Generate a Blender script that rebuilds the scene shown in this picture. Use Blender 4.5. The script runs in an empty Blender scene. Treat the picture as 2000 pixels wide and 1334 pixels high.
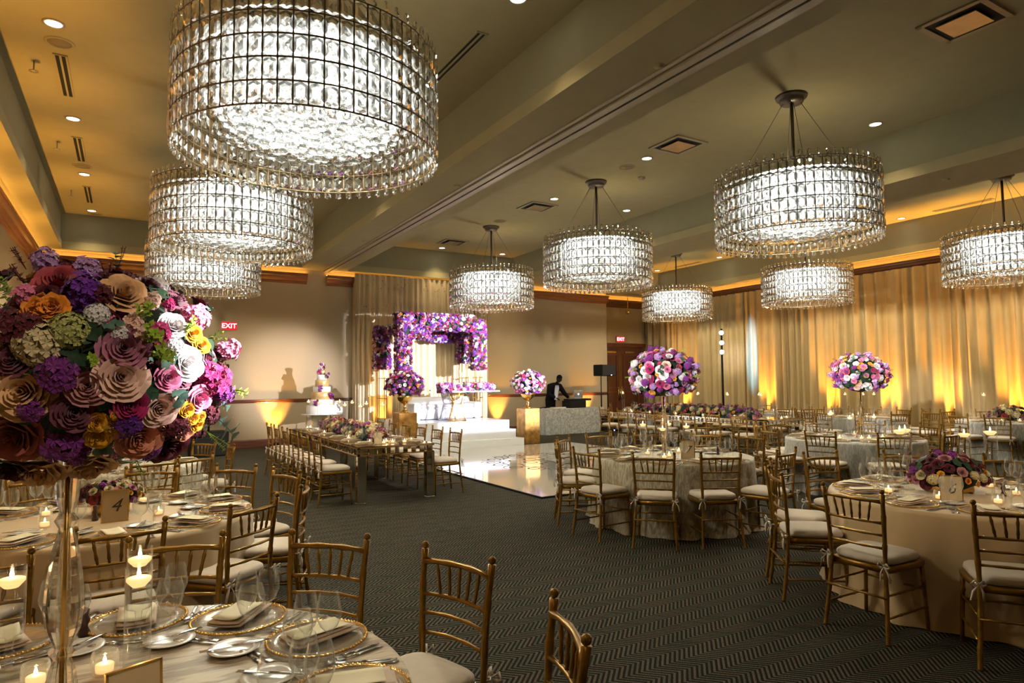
import bpy, math, random
from mathutils import Vector, Matrix, Euler
scene = bpy.context.scene
COL = scene.collection
PI = math.pi
rng = random.Random(11)
sin, cos = math.sin, math.cos

# ---------------------------------------------------------------- camera, world, exposure
yaw, pitch, roll, FPX = 0.533574, 0.0616626, -0.0101048, 1270.69
cam_d = bpy.data.cameras.new('camera')
cam_d.sensor_width = 36.0
cam_d.lens = FPX / 2000.0 * 36.0
cam_d.clip_start = 0.05
cam = bpy.data.objects.new('camera', cam_d)
COL.objects.link(cam)
fwd = Vector((sin(yaw) * cos(pitch), cos(yaw) * cos(pitch), sin(pitch)))
r0 = Vector((cos(yaw), -sin(yaw), 0))
u0 = r0.cross(fwd)
rt = r0 * cos(roll) + u0 * sin(roll)
up = u0 * cos(roll) - r0 * sin(roll)
cam.matrix_world = Matrix(((rt.x, up.x, -fwd.x, 0), (rt.y, up.y, -fwd.y, 0), (rt.z, up.z, -fwd.z, 1.61), (0, 0, 0, 1)))
scene.camera = cam
w = bpy.data.worlds.new('world')
scene.world = w
w.use_nodes = True
w.node_tree.nodes['Background'].inputs[0].default_value = (0.9, 0.75, 0.55, 1)
w.node_tree.nodes['Background'].inputs[1].default_value = 0.02
scene.view_settings.view_transform = 'Standard'
scene.view_settings.look = 'None'
scene.view_settings.exposure = 1.3
scene.view_settings.gamma = 1.0
scene.view_settings.use_curve_mapping = False
cy = scene.cycles
cy.max_bounces = 6
cy.diffuse_bounces = 2
cy.glossy_bounces = 3
cy.transmission_bounces = 4
cy.transparent_max_bounces = 18
cy.sample_clamp_indirect = 4.0
cy.caustics_reflective = False
cy.use_denoising = True
try:
    cy.use_adaptive_sampling = True
    cy.adaptive_threshold = 0.06
except Exception:
    pass


def lamp(kind, name, loc, target, energy, color, size=0.1, spot=0.6, blend=0.3, parent=None):
    d = bpy.data.lights.new(name, kind)
    d.energy = energy
    d.color = color
    if kind == 'SPOT':
        d.spot_size = spot
        d.spot_blend = blend
        d.shadow_soft_size = size
    elif kind == 'POINT':
        d.shadow_soft_size = size
    o = bpy.data.objects.new(name, d)
    COL.objects.link(o)
    o.location = loc
    if target is not None:
        o.rotation_euler = (Vector(target) - Vector(loc)).to_track_quat('-Z', 'Y').to_euler()
    if parent is not None:
        o.parent = parent
    return o


WHITE = (1.0, 0.97, 0.98)
AMBER = (1.0, 0.48, 0.07)
# shuttered white projectors of the event lighting, mounted high outside the picture; table lamps are added fill
lamp('SPOT', 'stage_spotlight', (11.2, 2.6, 3.2), (7.1, 16.0, 1.9), 12500, (0.78, 0.82, 1.0), 0.01, 0.40, 0.1)
lamp('SPOT', 'cake_spotlight', (9.8, 2.7, 3.1), (4.05, 16.9, 1.75), 5600, (1, 0.94, 0.98), 0.03, 0.21, 0.95)
lamp('SPOT', 'bouquet_spotlight', (-1.6, 1.2, 3.6), (5.36, 5.65, 1.7), 1500, WHITE, 0.04, 0.14, 0.5)
lamp('SPOT', 'bouquet_spotlight', (-1.6, 1.6, 3.4), (9.4, 5.70, 1.70), 3300, WHITE, 0.03, 0.15, 0.5)
lamp('SPOT', 'bouquet_spotlight', (3.0, 0.2, 2.9), (0.19, 1.98, 1.70), 1500, WHITE, 0.03, 0.13, 0.7)
lamp('SPOT', 'urn_spotlight', (11.2, 2.6, 3.3), (9.05, 14.55, 1.6), 2300, WHITE, 0.04, 0.085, 0.4)
lamp('SPOT', 'table_fill_light', (1.6, -2.0, 4.6), (-0.1, 2.0, 1.3), 130, (1.0, 0.84, 0.66), 0.08, 0.5, 0.8)  # added warm fill for the nearest table and bouquet, no fixture
lamp('SPOT', 'table_fill_light', (3.3, -0.8, 4.6), (5.3, 2.6, 0.9), 190, (1.0, 0.80, 0.58), 0.08, 0.4, 0.8)  # added fill brightening the right front table
lamp('SPOT', 'table_fill_light', (4.6, 3.2, 4.6), (3.2, 10.5, 0.9), 560, (1.0, 0.86, 0.72), 0.08, 0.45, 0.8)  # added fill over the left mirrored table, no fixture


# ---------------------------------------------------------------- materials
def newmat(name):
    m = bpy.data.materials.new(name)
    m.use_nodes = True
    nt = m.node_tree
    b = nt.nodes['Principled BSDF']
    return m, nt, b


def vary(nt, col, amt, scale, detail=3.0, stretch=None, coord='Object'):
    tc = nt.nodes.new('ShaderNodeTexCoord')
    mp = nt.nodes.new('ShaderNodeMapping')
    if stretch:
        mp.inputs['Scale'].default_value = stretch
    nt.links.new(tc.outputs[coord], mp.inputs[0])
    no = nt.nodes.new('ShaderNodeTexNoise')
    no.inputs['Scale'].default_value = scale
    no.inputs['Detail'].default_value = detail
    nt.links.new(mp.outputs[0], no.inputs['Vector'])
    cr = nt.nodes.new('ShaderNodeValToRGB')
    cr.color_ramp.elements[0].position = 0.3
    cr.color_ramp.elements[1].position = 0.7
    a = [max(0, c * (1 - amt)) for c in col[:3]]
    b = [min(1, c * (1 + amt)) for c in col[:3]]
    cr.color_ramp.elements[0].color = (*a, 1)
    cr.color_ramp.elements[1].color = (*b, 1)
    nt.links.new(no.outputs[0], cr.inputs[0])
    return cr, no


def pm(name, col, rough=0.6, metal=0.0, amt=0.08, scale=6.0, bump=0.0, stretch=None, coat=0.0, emis=None, estr=0.0,
       sheen=0.0, spec=0.5, trans=0.0, rnd=0.0):
    m, nt, b = newmat(name)
    cr, no = vary(nt, col, amt, scale, 3.0, stretch)
    out = cr.outputs[0]
    if rnd:
        oi = nt.nodes.new('ShaderNodeObjectInfo')
        hs = nt.nodes.new('ShaderNodeHueSaturation')
        mr = nt.nodes.new('ShaderNodeMapRange')
        mr.inputs['To Min'].default_value = 1 - rnd
        mr.inputs['To Max'].default_value = 1 + rnd
        nt.links.new(oi.outputs['Random'], mr.inputs[0])
        nt.links.new(mr.outputs[0], hs.inputs['Value'])
        nt.links.new(out, hs.inputs['Color'])
        out = hs.outputs[0]
    nt.links.new(out, b.inputs['Base Color'])
    b.inputs['Roughness'].default_value = rough
    b.inputs['Metallic'].default_value = metal
    b.inputs['Specular IOR Level'].default_value = spec
    b.inputs['Coat Weight'].default_value = coat
    b.inputs['Coat Roughness'].default_value = 0.08
    b.inputs['Sheen Weight'].default_value = sheen
    b.inputs['Transmission Weight'].default_value = trans
    if bump:
        bp = nt.nodes.new('ShaderNodeBump')
        bp.inputs['Strength'].default_value = bump
        bp.inputs['Distance'].default_value = 0.01
        nt.links.new(no.outputs[0], bp.inputs['Height'])
        nt.links.new(bp.outputs[0], b.inputs['Normal'])
    if emis:
        b.inputs['Emission Color'].default_value = (*emis, 1)
        b.inputs['Emission Strength'].default_value = estr
    return m


def thin_glass(name, tint=(0.96, 0.97, 0.96), edge=0.75, base=0.05):
    m = bpy.data.materials.new(name)
    m.use_nodes = True
    nt = m.node_tree
    nt.nodes.clear()
    o = nt.nodes.new('ShaderNodeOutputMaterial')
    t = nt.nodes.new('ShaderNodeBsdfTransparent')
    t.inputs[0].default_value = (*tint, 1)
    g = nt.nodes.new('ShaderNodeBsdfGlossy')
    g.inputs['Roughness'].default_value = 0.04
    g.inputs[0].default_value = (1, 1, 1, 1)
    lw = nt.nodes.new('ShaderNodeLayerWeight')
    lw.inputs[0].default_value = 0.5
    mr = nt.nodes.new('ShaderNodeMapRange')
    mr.inputs['To Min'].default_value = base
    mr.inputs['To Max'].default_value = edge
    nt.links.new(lw.outputs['Facing'], mr.inputs[0])
    df = nt.nodes.new('ShaderNodeBsdfTranslucent')
    df.inputs[0].default_value = (0.95, 0.96, 0.95, 1)
    d2 = nt.nodes.new('ShaderNodeBsdfDiffuse')
    d2.inputs[0].default_value = (0.9, 0.92, 0.92, 1)
    pw = nt.nodes.new('ShaderNodeMath')
    pw.operation = 'POWER'
    pw.inputs[1].default_value = 2.2
    nt.links.new(lw.outputs['Facing'], pw.inputs[0])
    nt.links.new(pw.outputs[0], mr.inputs[0])
    m0 = nt.nodes.new('ShaderNodeMixShader')
    nt.links.new(df.outputs[0], m0.inputs[1])
    nt.links.new(d2.outputs[0], m0.inputs[2])
    m1 = nt.nodes.new('ShaderNodeMixShader')
    m1.inputs[0].default_value = 0.28
    nt.links.new(g.outputs[0], m1.inputs[1])
    nt.links.new(m0.outputs[0], m1.inputs[2])
    mx = nt.nodes.new('ShaderNodeMixShader')
    nt.links.new(mr.outputs[0], mx.inputs[0])
    nt.links.new(t.outputs[0], mx.inputs[1])
    nt.links.new(m1.outputs[0], mx.inputs[2])
    nt.links.new(mx.outputs[0], o.inputs[0])
    return m


def solid_glass(name, clear=0.25, col=(1, 1, 1), ior=1.5, rough=0.0):
    m = bpy.data.materials.new(name)
    m.use_nodes = True
    nt = m.node_tree
    nt.nodes.clear()
    o = nt.nodes.new('ShaderNodeOutputMaterial')
    t = nt.nodes.new('ShaderNodeBsdfTransparent')
    g = nt.nodes.new('ShaderNodeBsdfGlass')
    g.inputs['IOR'].default_value = ior
    g.inputs['Roughness'].default_value = rough
    g.inputs[0].default_value = (*col, 1)
    mx = nt.nodes.new('ShaderNodeMixShader')
    mx.inputs[0].default_value = 1 - clear
    nt.links.new(t.outputs[0], mx.inputs[1])
    nt.links.new(g.outputs[0], mx.inputs[2])
    nt.links.new(mx.outputs[0], o.inputs[0])
    return m


def emit(name, col, strength):
    m = bpy.data.materials.new(name)
    m.use_nodes = True
    nt = m.node_tree
    nt.nodes.clear()
    o = nt.nodes.new('ShaderNodeOutputMaterial')
    e = nt.nodes.new('ShaderNodeEmission')
    e.inputs[0].default_value = (*col, 1)
    e.inputs[1].default_value = strength
    nt.links.new(e.outputs[0], o.inputs[0])
    return m


def lamp_mat():
    # frosted glass diffuser packed with bulbs: luminous cells of uneven strength
    m = emit('chandelier_diffuser', (0.97, 1.0, 0.93), 1.0)
    nt = m.node_tree
    tc = nt.nodes.new('ShaderNodeTexCoord')
    vo = nt.nodes.new('ShaderNodeTexVoronoi')
    vo.inputs['Scale'].default_value = 13
    nt.links.new(tc.outputs['Object'], vo.inputs['Vector'])
    mr = nt.nodes.new('ShaderNodeMapRange')
    mr.inputs['From Min'].default_value = 0.05
    mr.inputs['From Max'].default_value = 0.6
    mr.inputs['To Min'].default_value = 3.0
    mr.inputs['To Max'].default_value = 0.32
    nt.links.new(vo.outputs[0], mr.inputs[0])
    nt.links.new(mr.outputs[0], nt.nodes['Emission'].inputs[1])
    return m


def carpet_mat():
    m, nt, b = newmat('herringbone_carpet')
    N, L = nt.nodes.new, nt.links.new
    tc = N('ShaderNodeTexCoord')
    sp = N('ShaderNodeSeparateXYZ')
    L(tc.outputs['Object'], sp.inputs[0])

    def mth(op, a, bb=None, c=None):
        n = N('ShaderNodeMath')
        n.operation = op
        for i, v in enumerate((a, bb, c)):
            if v is None:
                continue
            if isinstance(v, (int, float)):
                n.inputs[i].default_value = v
            else:
                L(v, n.inputs[i])
        return n.outputs[0]
    BW, SP = 0.105, 0.038
    t = mth('DIVIDE', sp.outputs['Y'], BW)
    tri = mth('PINGPONG', t, 1.0)
    xs = mth('ADD', sp.outputs['X'], mth('MULTIPLY', tri, BW))
    s = mth('DIVIDE', xs, SP)
    fr = mth('FRACT', s)
    cell = mth('FLOOR', s)
    row = mth('FLOOR', t)
    cb = N('ShaderNodeCombineXYZ')
    L(cell, cb.inputs[0])
    L(row, cb.inputs[1])
    wn = N('ShaderNodeTexWhiteNoise')
    L(cb.outputs[0], wn.inputs[0])
    tint = N('ShaderNodeValToRGB')
    e = tint.color_ramp.elements
    e[0].color = (0.115, 0.125, 0.082, 1)
    e[1].color = (0.215, 0.155, 0.10, 1)
    x = e.new(0.4)
    x.color = (0.18, 0.172, 0.125, 1)
    L(wn.outputs[0], tint.inputs[0])
    fine = N('ShaderNodeTexNoise')
    fine.inputs['Scale'].default_value = 150
    L(tc.outputs['Object'], fine.inputs['Vector'])
    big = N('ShaderNodeTexNoise')
    big.inputs['Scale'].default_value = 1.1
    L(tc.outputs['Object'], big.inputs['Vector'])
    sel = N('ShaderNodeMapRange')
    sel.interpolation_type = 'SMOOTHSTEP'
    sel.inputs['From Min'].default_value = 0.42
    sel.inputs['From Max'].default_value = 0.56
    L(fr, sel.inputs[0])
    mx = N('ShaderNodeMix')
    mx.data_type = 'RGBA'
    L(sel.outputs[0], mx.inputs[0])
    L(tint.outputs[0], mx.inputs[6])
    mx.inputs[7].default_value = (0.011, 0.0095, 0.008, 1)
    mu = N('ShaderNodeMix')
    mu.data_type = 'RGBA'
    mu.blend_type = 'MULTIPLY'
    mu.inputs[0].default_value = 0.95
    L(mx.outputs[2], mu.inputs[6])
    rg = N('ShaderNodeValToRGB')
    rg.color_ramp.elements[0].position = 0.35
    rg.color_ramp.elements[0].color = (0.22, 0.22, 0.22, 1)
    rg.color_ramp.elements[1].position = 0.65
    L(fine.outputs[0], rg.inputs[0])
    L(rg.outputs[0], mu.inputs[7])
    m2 = N('ShaderNodeMix')
    m2.data_type = 'RGBA'
    m2.blend_type = 'MULTIPLY'
    m2.inputs[0].default_value = 0.35
    L(mu.outputs[2], m2.inputs[6])
    L(big.outputs[0], m2.inputs[7])
    L(m2.outputs[2], b.inputs['Base Color'])
    b.inputs['Roughness'].default_value = 0.95
    b.inputs['Specular IOR Level'].default_value = 0.15
    bp = N('ShaderNodeBump')
    bp.inputs['Strength'].default_value = 0.5
    bp.inputs['Distance'].default_value = 0.004
    L(fr, bp.inputs['Height'])
    L(bp.outputs[0], b.inputs['Normal'])
    return m


def streak_cloth(name, c1, c2, scale, sheen=0.3):
    """crinkled satin: stretched noise in colour and bump"""
    m, nt, b = newmat(name)
    tc = nt.nodes.new('ShaderNodeTexCoord')
    mp = nt.nodes.new('ShaderNodeMapping')
    mp.inputs['Scale'].default_value = (1.0, 5.0, 1.0)
    mp.inputs['Rotation'].default_value = (0.5, 0.6, 0.5)
    nt.links.new(tc.outputs['Object'], mp.inputs[0])
    no = nt.nodes.new('ShaderNodeTexNoise')
    no.inputs['Scale'].default_value = scale
    no.inputs['Detail'].default_value = 2
    no.inputs['Distortion'].default_value = 0.8
    nt.links.new(mp.outputs[0], no.inputs['Vector'])
    cr = nt.nodes.new('ShaderNodeValToRGB')
    cr.color_ramp.elements[0].position = 0.42
    cr.color_ramp.elements[0].color = (*c1, 1)
    cr.color_ramp.elements[1].position = 0.6
    cr.color_ramp.elements[1].color = (*c2, 1)
    nt.links.new(no.outputs[0], cr.inputs[0])
    nt.links.new(cr.outputs[0], b.inputs['Base Color'])
    bp = nt.nodes.new('ShaderNodeBump')
    bp.inputs['Strength'].default_value = 0.5
    bp.inputs['Distance'].default_value = 0.012
    nt.links.new(no.outputs[0], bp.inputs['Height'])
    nt.links.new(bp.outputs[0], b.inputs['Normal'])
    b.inputs['Roughness'].default_value = 0.5
    b.inputs['Sheen Weight'].default_value = sheen
    return m


M = dict(
    wall=pm('wall_paper', (0.43, 0.335, 0.215), 0.85, amt=0.05, scale=40, bump=0.05),
    recess=pm('recess_wall_paint', (0.45, 0.32, 0.15), 0.85, amt=0.05, scale=30),
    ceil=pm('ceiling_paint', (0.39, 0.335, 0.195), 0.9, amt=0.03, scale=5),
    riser=pm('riser_shade_tone', (0.30, 0.28, 0.18), 0.9, amt=0.03, scale=5),  # darker than the ceiling: the risers' shade as colour
    carpet=carpet_mat(),
    wood=pm('dark_mahogany', (0.13, 0.035, 0.014), 0.35, amt=0.35, scale=3, stretch=(1, 1, 14), coat=0.2),
    crown=pm('stained_crown_wood', (0.20, 0.065, 0.018), 0.35, amt=0.25, scale=4, stretch=(1, 1, 12), coat=0.15),
    doorwood=pm('door_mahogany', (0.085, 0.024, 0.012), 0.35, amt=0.3, scale=4, stretch=(8, 8, 1), coat=0.2),
    brass=pm('brass', (0.75, 0.52, 0.2), 0.25, 1.0, amt=0.05),
    gold=pm('gold_paint', (0.25, 0.13, 0.016), 0.33, 0.65, amt=0.16, scale=30, rnd=0.06),
    goldb=pm('bright_gold', (0.80, 0.52, 0.16), 0.22, 1.0, amt=0.08, scale=20),
    goldleaf=pm('gold_leaf_box', (0.46, 0.24, 0.06), 0.38, 0.7, amt=0.35, scale=9, bump=0.3),
    cushion=pm('cream_cushion', (0.66, 0.56, 0.46), 0.75, amt=0.04, scale=20, sheen=0.3, bump=0.08),
    tie=pm('cream_ribbon', (0.66, 0.58, 0.50), 0.6, amt=0.05, sheen=0.3),
    cream=pm('cream_tablecloth', (0.50, 0.345, 0.17), 0.6, amt=0.05, scale=8, sheen=0.4),
    satin=streak_cloth('satin_streak_tablecloth', (0.29, 0.20, 0.11), (0.58, 0.47, 0.31), 5),
    crinkle=streak_cloth('crinkled_champagne_tablecloth', (0.28, 0.235, 0.16), (0.50, 0.44, 0.32), 13),
    silver=streak_cloth('crinkled_silver_tablecloth', (0.30, 0.29, 0.26), (0.48, 0.46, 0.42), 13),
    curtain=pm('gold_beige_curtain', (0.37, 0.25, 0.10), 0.62, amt=0.06, scale=3, sheen=0.15),
    drape=pm('pleated_stage_drape', (0.56, 0.43, 0.26), 0.6, amt=0.05, scale=3, sheen=0.3),
    black=pm('black_plastic', (0.006, 0.006, 0.007), 0.55, amt=0.1, spec=0.2),
    suit=pm('black_suit', (0.006, 0.006, 0.009), 0.85, amt=0.1, spec=0.1),
    skin=pm('dark_skin', (0.035, 0.016, 0.009), 0.6, amt=0.08, spec=0.2),
    shirt=pm('white_shirt', (0.62, 0.62, 0.72), 0.8, amt=0.04),
    steel=pm('polished_steel', (0.62, 0.62, 0.62), 0.16, 1.0, amt=0.05),
    rod=pm('bronze_rod', (0.16, 0.14, 0.13), 0.4, 0.7, amt=0.08),
    cage=pm('bronze_cage', (0.20, 0.15, 0.09), 0.35, 0.85, amt=0.1),
    mirror=pm('antique_mirror', (0.62, 0.60, 0.55), 0.05, 1.0, amt=0.04, scale=3),
    floorw=pm('gloss_white_dance_floor', (0.62, 0.60, 0.56), 0.06, amt=0.02, scale=2, coat=1.0, spec=0.8),
    stagew=pm('gloss_white_stage', (0.80, 0.80, 0.82), 0.25, amt=0.02, coat=0.5),
    whitefab=pm('white_leather', (0.78, 0.76, 0.80), 0.45, amt=0.03),
    china=pm('white_china', (0.74, 0.70, 0.64), 0.18, amt=0.03, coat=0.5),
    napkin=pm('champagne_napkin', (0.56, 0.40, 0.27), 0.6, amt=0.06, sheen=0.3),
    menu=pm('cream_menu_card', (0.72, 0.64, 0.42), 0.6, amt=0.03),
    card=pm('table_number_card', (0.60, 0.44, 0.24), 0.6, amt=0.06, scale=15),
    ink=pm('ink', (0.05, 0.035, 0.02), 0.6, amt=0.05),
    wax=pm('candle_wax', (0.92, 0.78, 0.52), 0.5, amt=0.04, emis=(1.0, 0.52, 0.2), estr=0.55),
    flame=emit('candle_flame', (1.0, 0.72, 0.34), 14.0),
    pepper=pm('pepper_brown', (0.07, 0.03, 0.025), 0.3, amt=0.2),
    grille=pm('speaker_grille_beige', (0.28, 0.22, 0.13), 0.8, amt=0.1, scale=60),
    ventw=pm('vent_metal', (0.40, 0.34, 0.24), 0.45, 0.3, amt=0.05),
    ventd=pm('vent_dark', (0.01, 0.01, 0.01), 0.8, amt=0.1),
    frost=pm('frosting_white', (0.82, 0.79, 0.80), 0.45, amt=0.03, bump=0.1, scale=60),
    frostg=pm('frosting_gold', (0.62, 0.42, 0.18), 0.35, 0.4, amt=0.15, scale=30),
    lamp=lamp_mat(),
    down=emit('downlight_glow', (1.0, 0.93, 0.82), 6.0),
    spotface=emit('spot_face', (0.93, 0.92, 1.0), 12.0),
    red=emit('exit_red', (1.0, 0.62, 0.62), 1.0),
    exitface=emit('exit_panel', (1.0, 0.012, 0.02), 0.5),
    screen=emit('white_emblem', (0.85, 0.85, 1.0), 6.0),
    blue=emit('blue_indicator', (0.25, 0.2, 1.0), 12.0),
    led=emit('amber_cove_strip', (1.0, 0.50, 0.09), 8.0),
    silverm=pm('silver_laptop', (0.45, 0.45, 0.46), 0.35, 0.8, amt=0.04),
    glass=thin_glass('thin_glass', edge=1.0, base=0.055),
    cylglass=thin_glass('cylinder_glass', edge=0.7, base=0.03),
    water=thin_glass('water', (0.97, 0.98, 0.97), 0.22, 0.015),
    cglass=thin_glass('clear_charger_glass', (0.90, 0.88, 0.84), 0.5, 0.10),
    crystal=solid_glass('cut_crystal', 0.22, (1.0, 0.995, 0.97), 1.5),
    vase=solid_glass('crystal_vase', 0.35, (0.99, 0.98, 0.96), 1.45),
)


# ---------------------------------------------------------------- mesh building
class MB:
    def __init__(s):
        s.v, s.f, s.m, s.mi = [], [], [], 0

    def add(s, vs, fs):
        o = len(s.v)
        s.v.extend(vs)
        s.f.extend([tuple(i + o for i in q) for q in fs])
        s.m.extend([s.mi] * len(fs))
        return s

    def box(s, cx, cy, cz, sx, sy, sz, rz=0.0, taper=1.0):
        vs = []
        for k, z in ((1.0, -sz / 2), (taper, sz / 2)):
            for a, b in ((-1, -1), (1, -1), (1, 1), (-1, 1)):
                x, y = a * sx / 2 * k, b * sy / 2 * k
                vs.append((cx + x * cos(rz) - y * sin(rz), cy + x * sin(rz) + y * cos(rz), cz + z))
        return s.add(vs, [(3, 2, 1, 0), (4, 5, 6, 7), (0, 1, 5, 4), (1, 2, 6, 5), (2, 3, 7, 6), (3, 0, 4, 7)])

    def lathe(s, prof, n=16, c=(0, 0, 0), sq=None):
        vs, fs, rings = [], [], []
        for r, z in prof:
            if r < 1e-6:
                rings.append([len(vs)])
                vs.append((c[0], c[1], c[2] + z))
            else:
                rings.append(list(range(len(vs), len(vs) + n)))
                for i in range(n):
                    a = 2 * PI * i / n
                    vs.append((c[0] + r * cos(a), c[1] + r * sin(a), c[2] + z))
        for A, B in zip(rings, rings[1:]):
            for i in range(n):
                j = (i + 1) % n
                if len(A) == 1 and len(B) == 1:
                    continue
                if len(A) == 1:
                    fs.append((A[0], B[j], B[i]))
                elif len(B) == 1:
                    fs.append((A[i], A[j], B[0]))
                else:
                    fs.append((A[i], A[j], B[j], B[i]))
        return s.add(vs, fs)

    def tube(s, pts, r, n=8, caps=True, flat=1.0):
        pts = [Vector(p) for p in pts]
        if not isinstance(r, (list, tuple)):
            r = [r] * len(pts)
        vs, fs = [], []
        ref = None
        for i, p in enumerate(pts):
            d = (pts[min(i + 1, len(pts) - 1)] - pts[max(i - 1, 0)])
            if d.length < 1e-9:
                d = Vector((0, 0, 1))
            d.normalize()
            if ref is None:
                ref = Vector((0, 0, 1)) if abs(d.z) < 0.9 else Vector((1, 0, 0))
            a = ref - d * ref.dot(d)
            if a.length < 1e-6:
                a = d.orthogonal()
            a.normalize()
            b = d.cross(a)
            ref = a
            for k in range(n):
                t = 2 * PI * k / n
                q = p + a * cos(t) * r[i] * flat + b * sin(t) * r[i]
                vs.append(tuple(q))
        for i in range(len(pts) - 1):
            for k in range(n):
                j = (k + 1) % n
                fs.append((i * n + k, i * n + j, (i + 1) * n + j, (i + 1) * n + k))
        if caps:
            fs.append(tuple(reversed(range(n))))
            fs.append(tuple(range((len(pts) - 1) * n, len(pts) * n)))
        return s.add(vs, fs)

    def ball(s, c, rx, ry=None, rz=None, n=8, m=5):
        ry = rx if ry is None else ry
        rz = rx if rz is None else rz
        vs = [(c[0], c[1], c[2] - rz)]
        for i in range(1, m):
            t = -PI / 2 + PI * i / m
            for k in range(n):
                a = 2 * PI * k / n
                vs.append((c[0] + rx * cos(t) * cos(a), c[1] + ry * cos(t) * sin(a), c[2] + rz * sin(t)))
        vs.append((c[0], c[1], c[2] + rz))
        fs = []
        for k in range(n):
            j = (k + 1) % n
            fs.append((0, 1 + j, 1 + k))
            for i in range(m - 2):
                a = 1 + i * n
                fs.append((a + k, a + j, a + n + j, a + n + k))
            fs.append((1 + (m - 2) * n + k, 1 + (m - 2) * n + j, len(vs) - 1))
        return s.add(vs, fs)

    def merge(s, other, mtx):
        o = len(s.v)
        s.v.extend([tuple(mtx @ Vector(p)) for p in other.v])
        s.f.extend([tuple(i + o for i in q) for q in other.f])
        s.m.extend([s.mi] * len(other.f))

    def mesh(s, name, mats, smooth=True):
        me = bpy.data.meshes.new(name)
        me.from_pydata(s.v, [], s.f)
        if not isinstance(mats, (list, tuple)):
            mats = [mats]
        for x in mats:
            me.materials.append(x)
        if len(mats) > 1:
            me.polygons.foreach_set('material_index', s.m)
        me.polygons.foreach_set('use_smooth', [bool(smooth)] * len(s.f))
        me.update()
        return me


def lk(name, data, parent=None, mtx=None, loc=None, rz=0.0, **props):
    o = bpy.data.objects.new(name, data)
    COL.objects.link(o)
    if parent is not None:
        o.parent = parent
    if mtx is not None:
        o.matrix_basis = mtx
    elif loc is not None:
        o.location = loc
        if rz:
            o.rotation_euler = (0, 0, rz)
    for k, v in props.items():
        if v:
            o[k] = v
    return o


def thing(name, loc, rz, label, category, group=None):
    return lk(name, None, None, None, loc, rz, label=label, category=category, group=group)


def struct(name, mb, mat, smooth=False, parent=None, loc=None):
    return lk(name, mb.mesh(name, mat, smooth), parent, None, loc, 0, **({} if parent else {'kind': 'structure'}))


def T(x=0, y=0, z=0):
    return Matrix.Translation((x, y, z))


def RZ(a):
    return Matrix.Rotation(a, 4, 'Z')


def S(a, b=None, c=None):
    b = a if b is None else b
    c = a if c is None else c
    return Matrix.Diagonal((a, b, c, 1))


def shade_flat_boxes(l):
    b = MB()
    for q in l:
        b.box(*q)
    return b


def spawn(spec, loc, rz, label, category, group=None, s=1.0):
    """a thing of shared meshes: spec = (root name, root mesh or None, [(part, mesh, matrix, [subparts])])"""
    root = lk(spec[0], spec[1], None, T(*loc) @ RZ(rz) @ S(s), label=label, category=category, group=group)
    for p in spec[2]:
        o = lk(p[0], p[1], root, p[2])
        for q in (p[3] if len(p) > 3 else ()):
            lk(q[0], q[1], o, q[2])
    return root


I4 = Matrix.Identity(4)
ORD = ['first', 'second', 'third', 'fourth', 'fifth', 'sixth', 'seventh', 'eighth', 'ninth', 'tenth', 'eleventh', 'twelfth', 'thirteenth', 'fourteenth', 'fifteenth']


def px_of(x, y, z=0.8):
    v = Vector((x, y, z - 1.61))
    return v.dot(rt) / v.dot(fwd)


def ordlabels(items, key):
    """ordinal word of every item under the sort key (used only for describing them)"""
    order = sorted(range(len(items)), key=lambda i: key(items[i]))
    out = [None] * len(items)
    for n_, i in enumerate(order):
        out[i] = ORD[n_] if n_ < len(ORD) else 'farther'
    return out


# ---------------------------------------------------------------- the room
XL, XR, YB, YN = -1.85, 16.95, 17.8, -4.0
ZS, ZT, ZL = 4.68, 5.50, 4.85
ZC0, ZC1 = 4.28, 4.55
b = MB().box((XL + XR) / 2, 7.2, -0.05, XR - XL + 0.6, 23.4, 0.1)
struct('floor', b, M['carpet'])
b = MB().box(XL - 0.1, 7.2, 2.8, 0.2, 23.4, 5.6)
struct('wall_left', b, M['wall'])
b = MB().box((XL + 14.35) / 2, YB + 0.1, 2.8, 14.35 - XL, 0.2, 5.6)
b.box(14.25, YB + 0.55, 2.8, 0.2, 0.7, 5.6)
struct('wall_back', b, M['wall'])
b = MB().box(15.65, 18.6, 2.8, 2.9, 0.2, 5.6)
struct('wall_recess', b, M['recess'])
b = MB().box(XR + 0.1, 7.2, 2.8, 0.2, 23.4, 5.6)
struct('wall_right', b, M['recess'])
b = MB().box((XL + XR) / 2, YN - 0.1, 2.8, XR - XL + 0.4, 0.2, 5.6)
struct('wall_near', b, M['wall'])

TR = [(-1.38, 3.95), (5.05, 10.37), (11.48, 16.57)]
TY0, TY1 = -2.6, 17.52
b = MB()
xs = [XL - 0.2, *[v for t in TR for v in t], XR + 0.2]
for i in range(0, len(xs), 2):
    b.box((xs[i] + xs[i + 1]) / 2, (TY0 + TY1) / 2, (ZS + 5.7) / 2, xs[i + 1] - xs[i], TY1 - TY0, 5.7 - ZS)
for y0, y1 in ((YN - 0.2, TY0), (TY1, 18.8)):
    b.box((XL + XR) / 2, (y0 + y1) / 2, (ZS + 5.7) / 2, XR - XL + 0.4, y1 - y0, 5.7 - ZS)
b.box((XL + XR) / 2, (YN + 18.8) / 2, 5.6, XR - XL + 0.4, 18.8 - YN, 0.2)
ceiling = struct('ceiling', b, M['ceil'])
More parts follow.
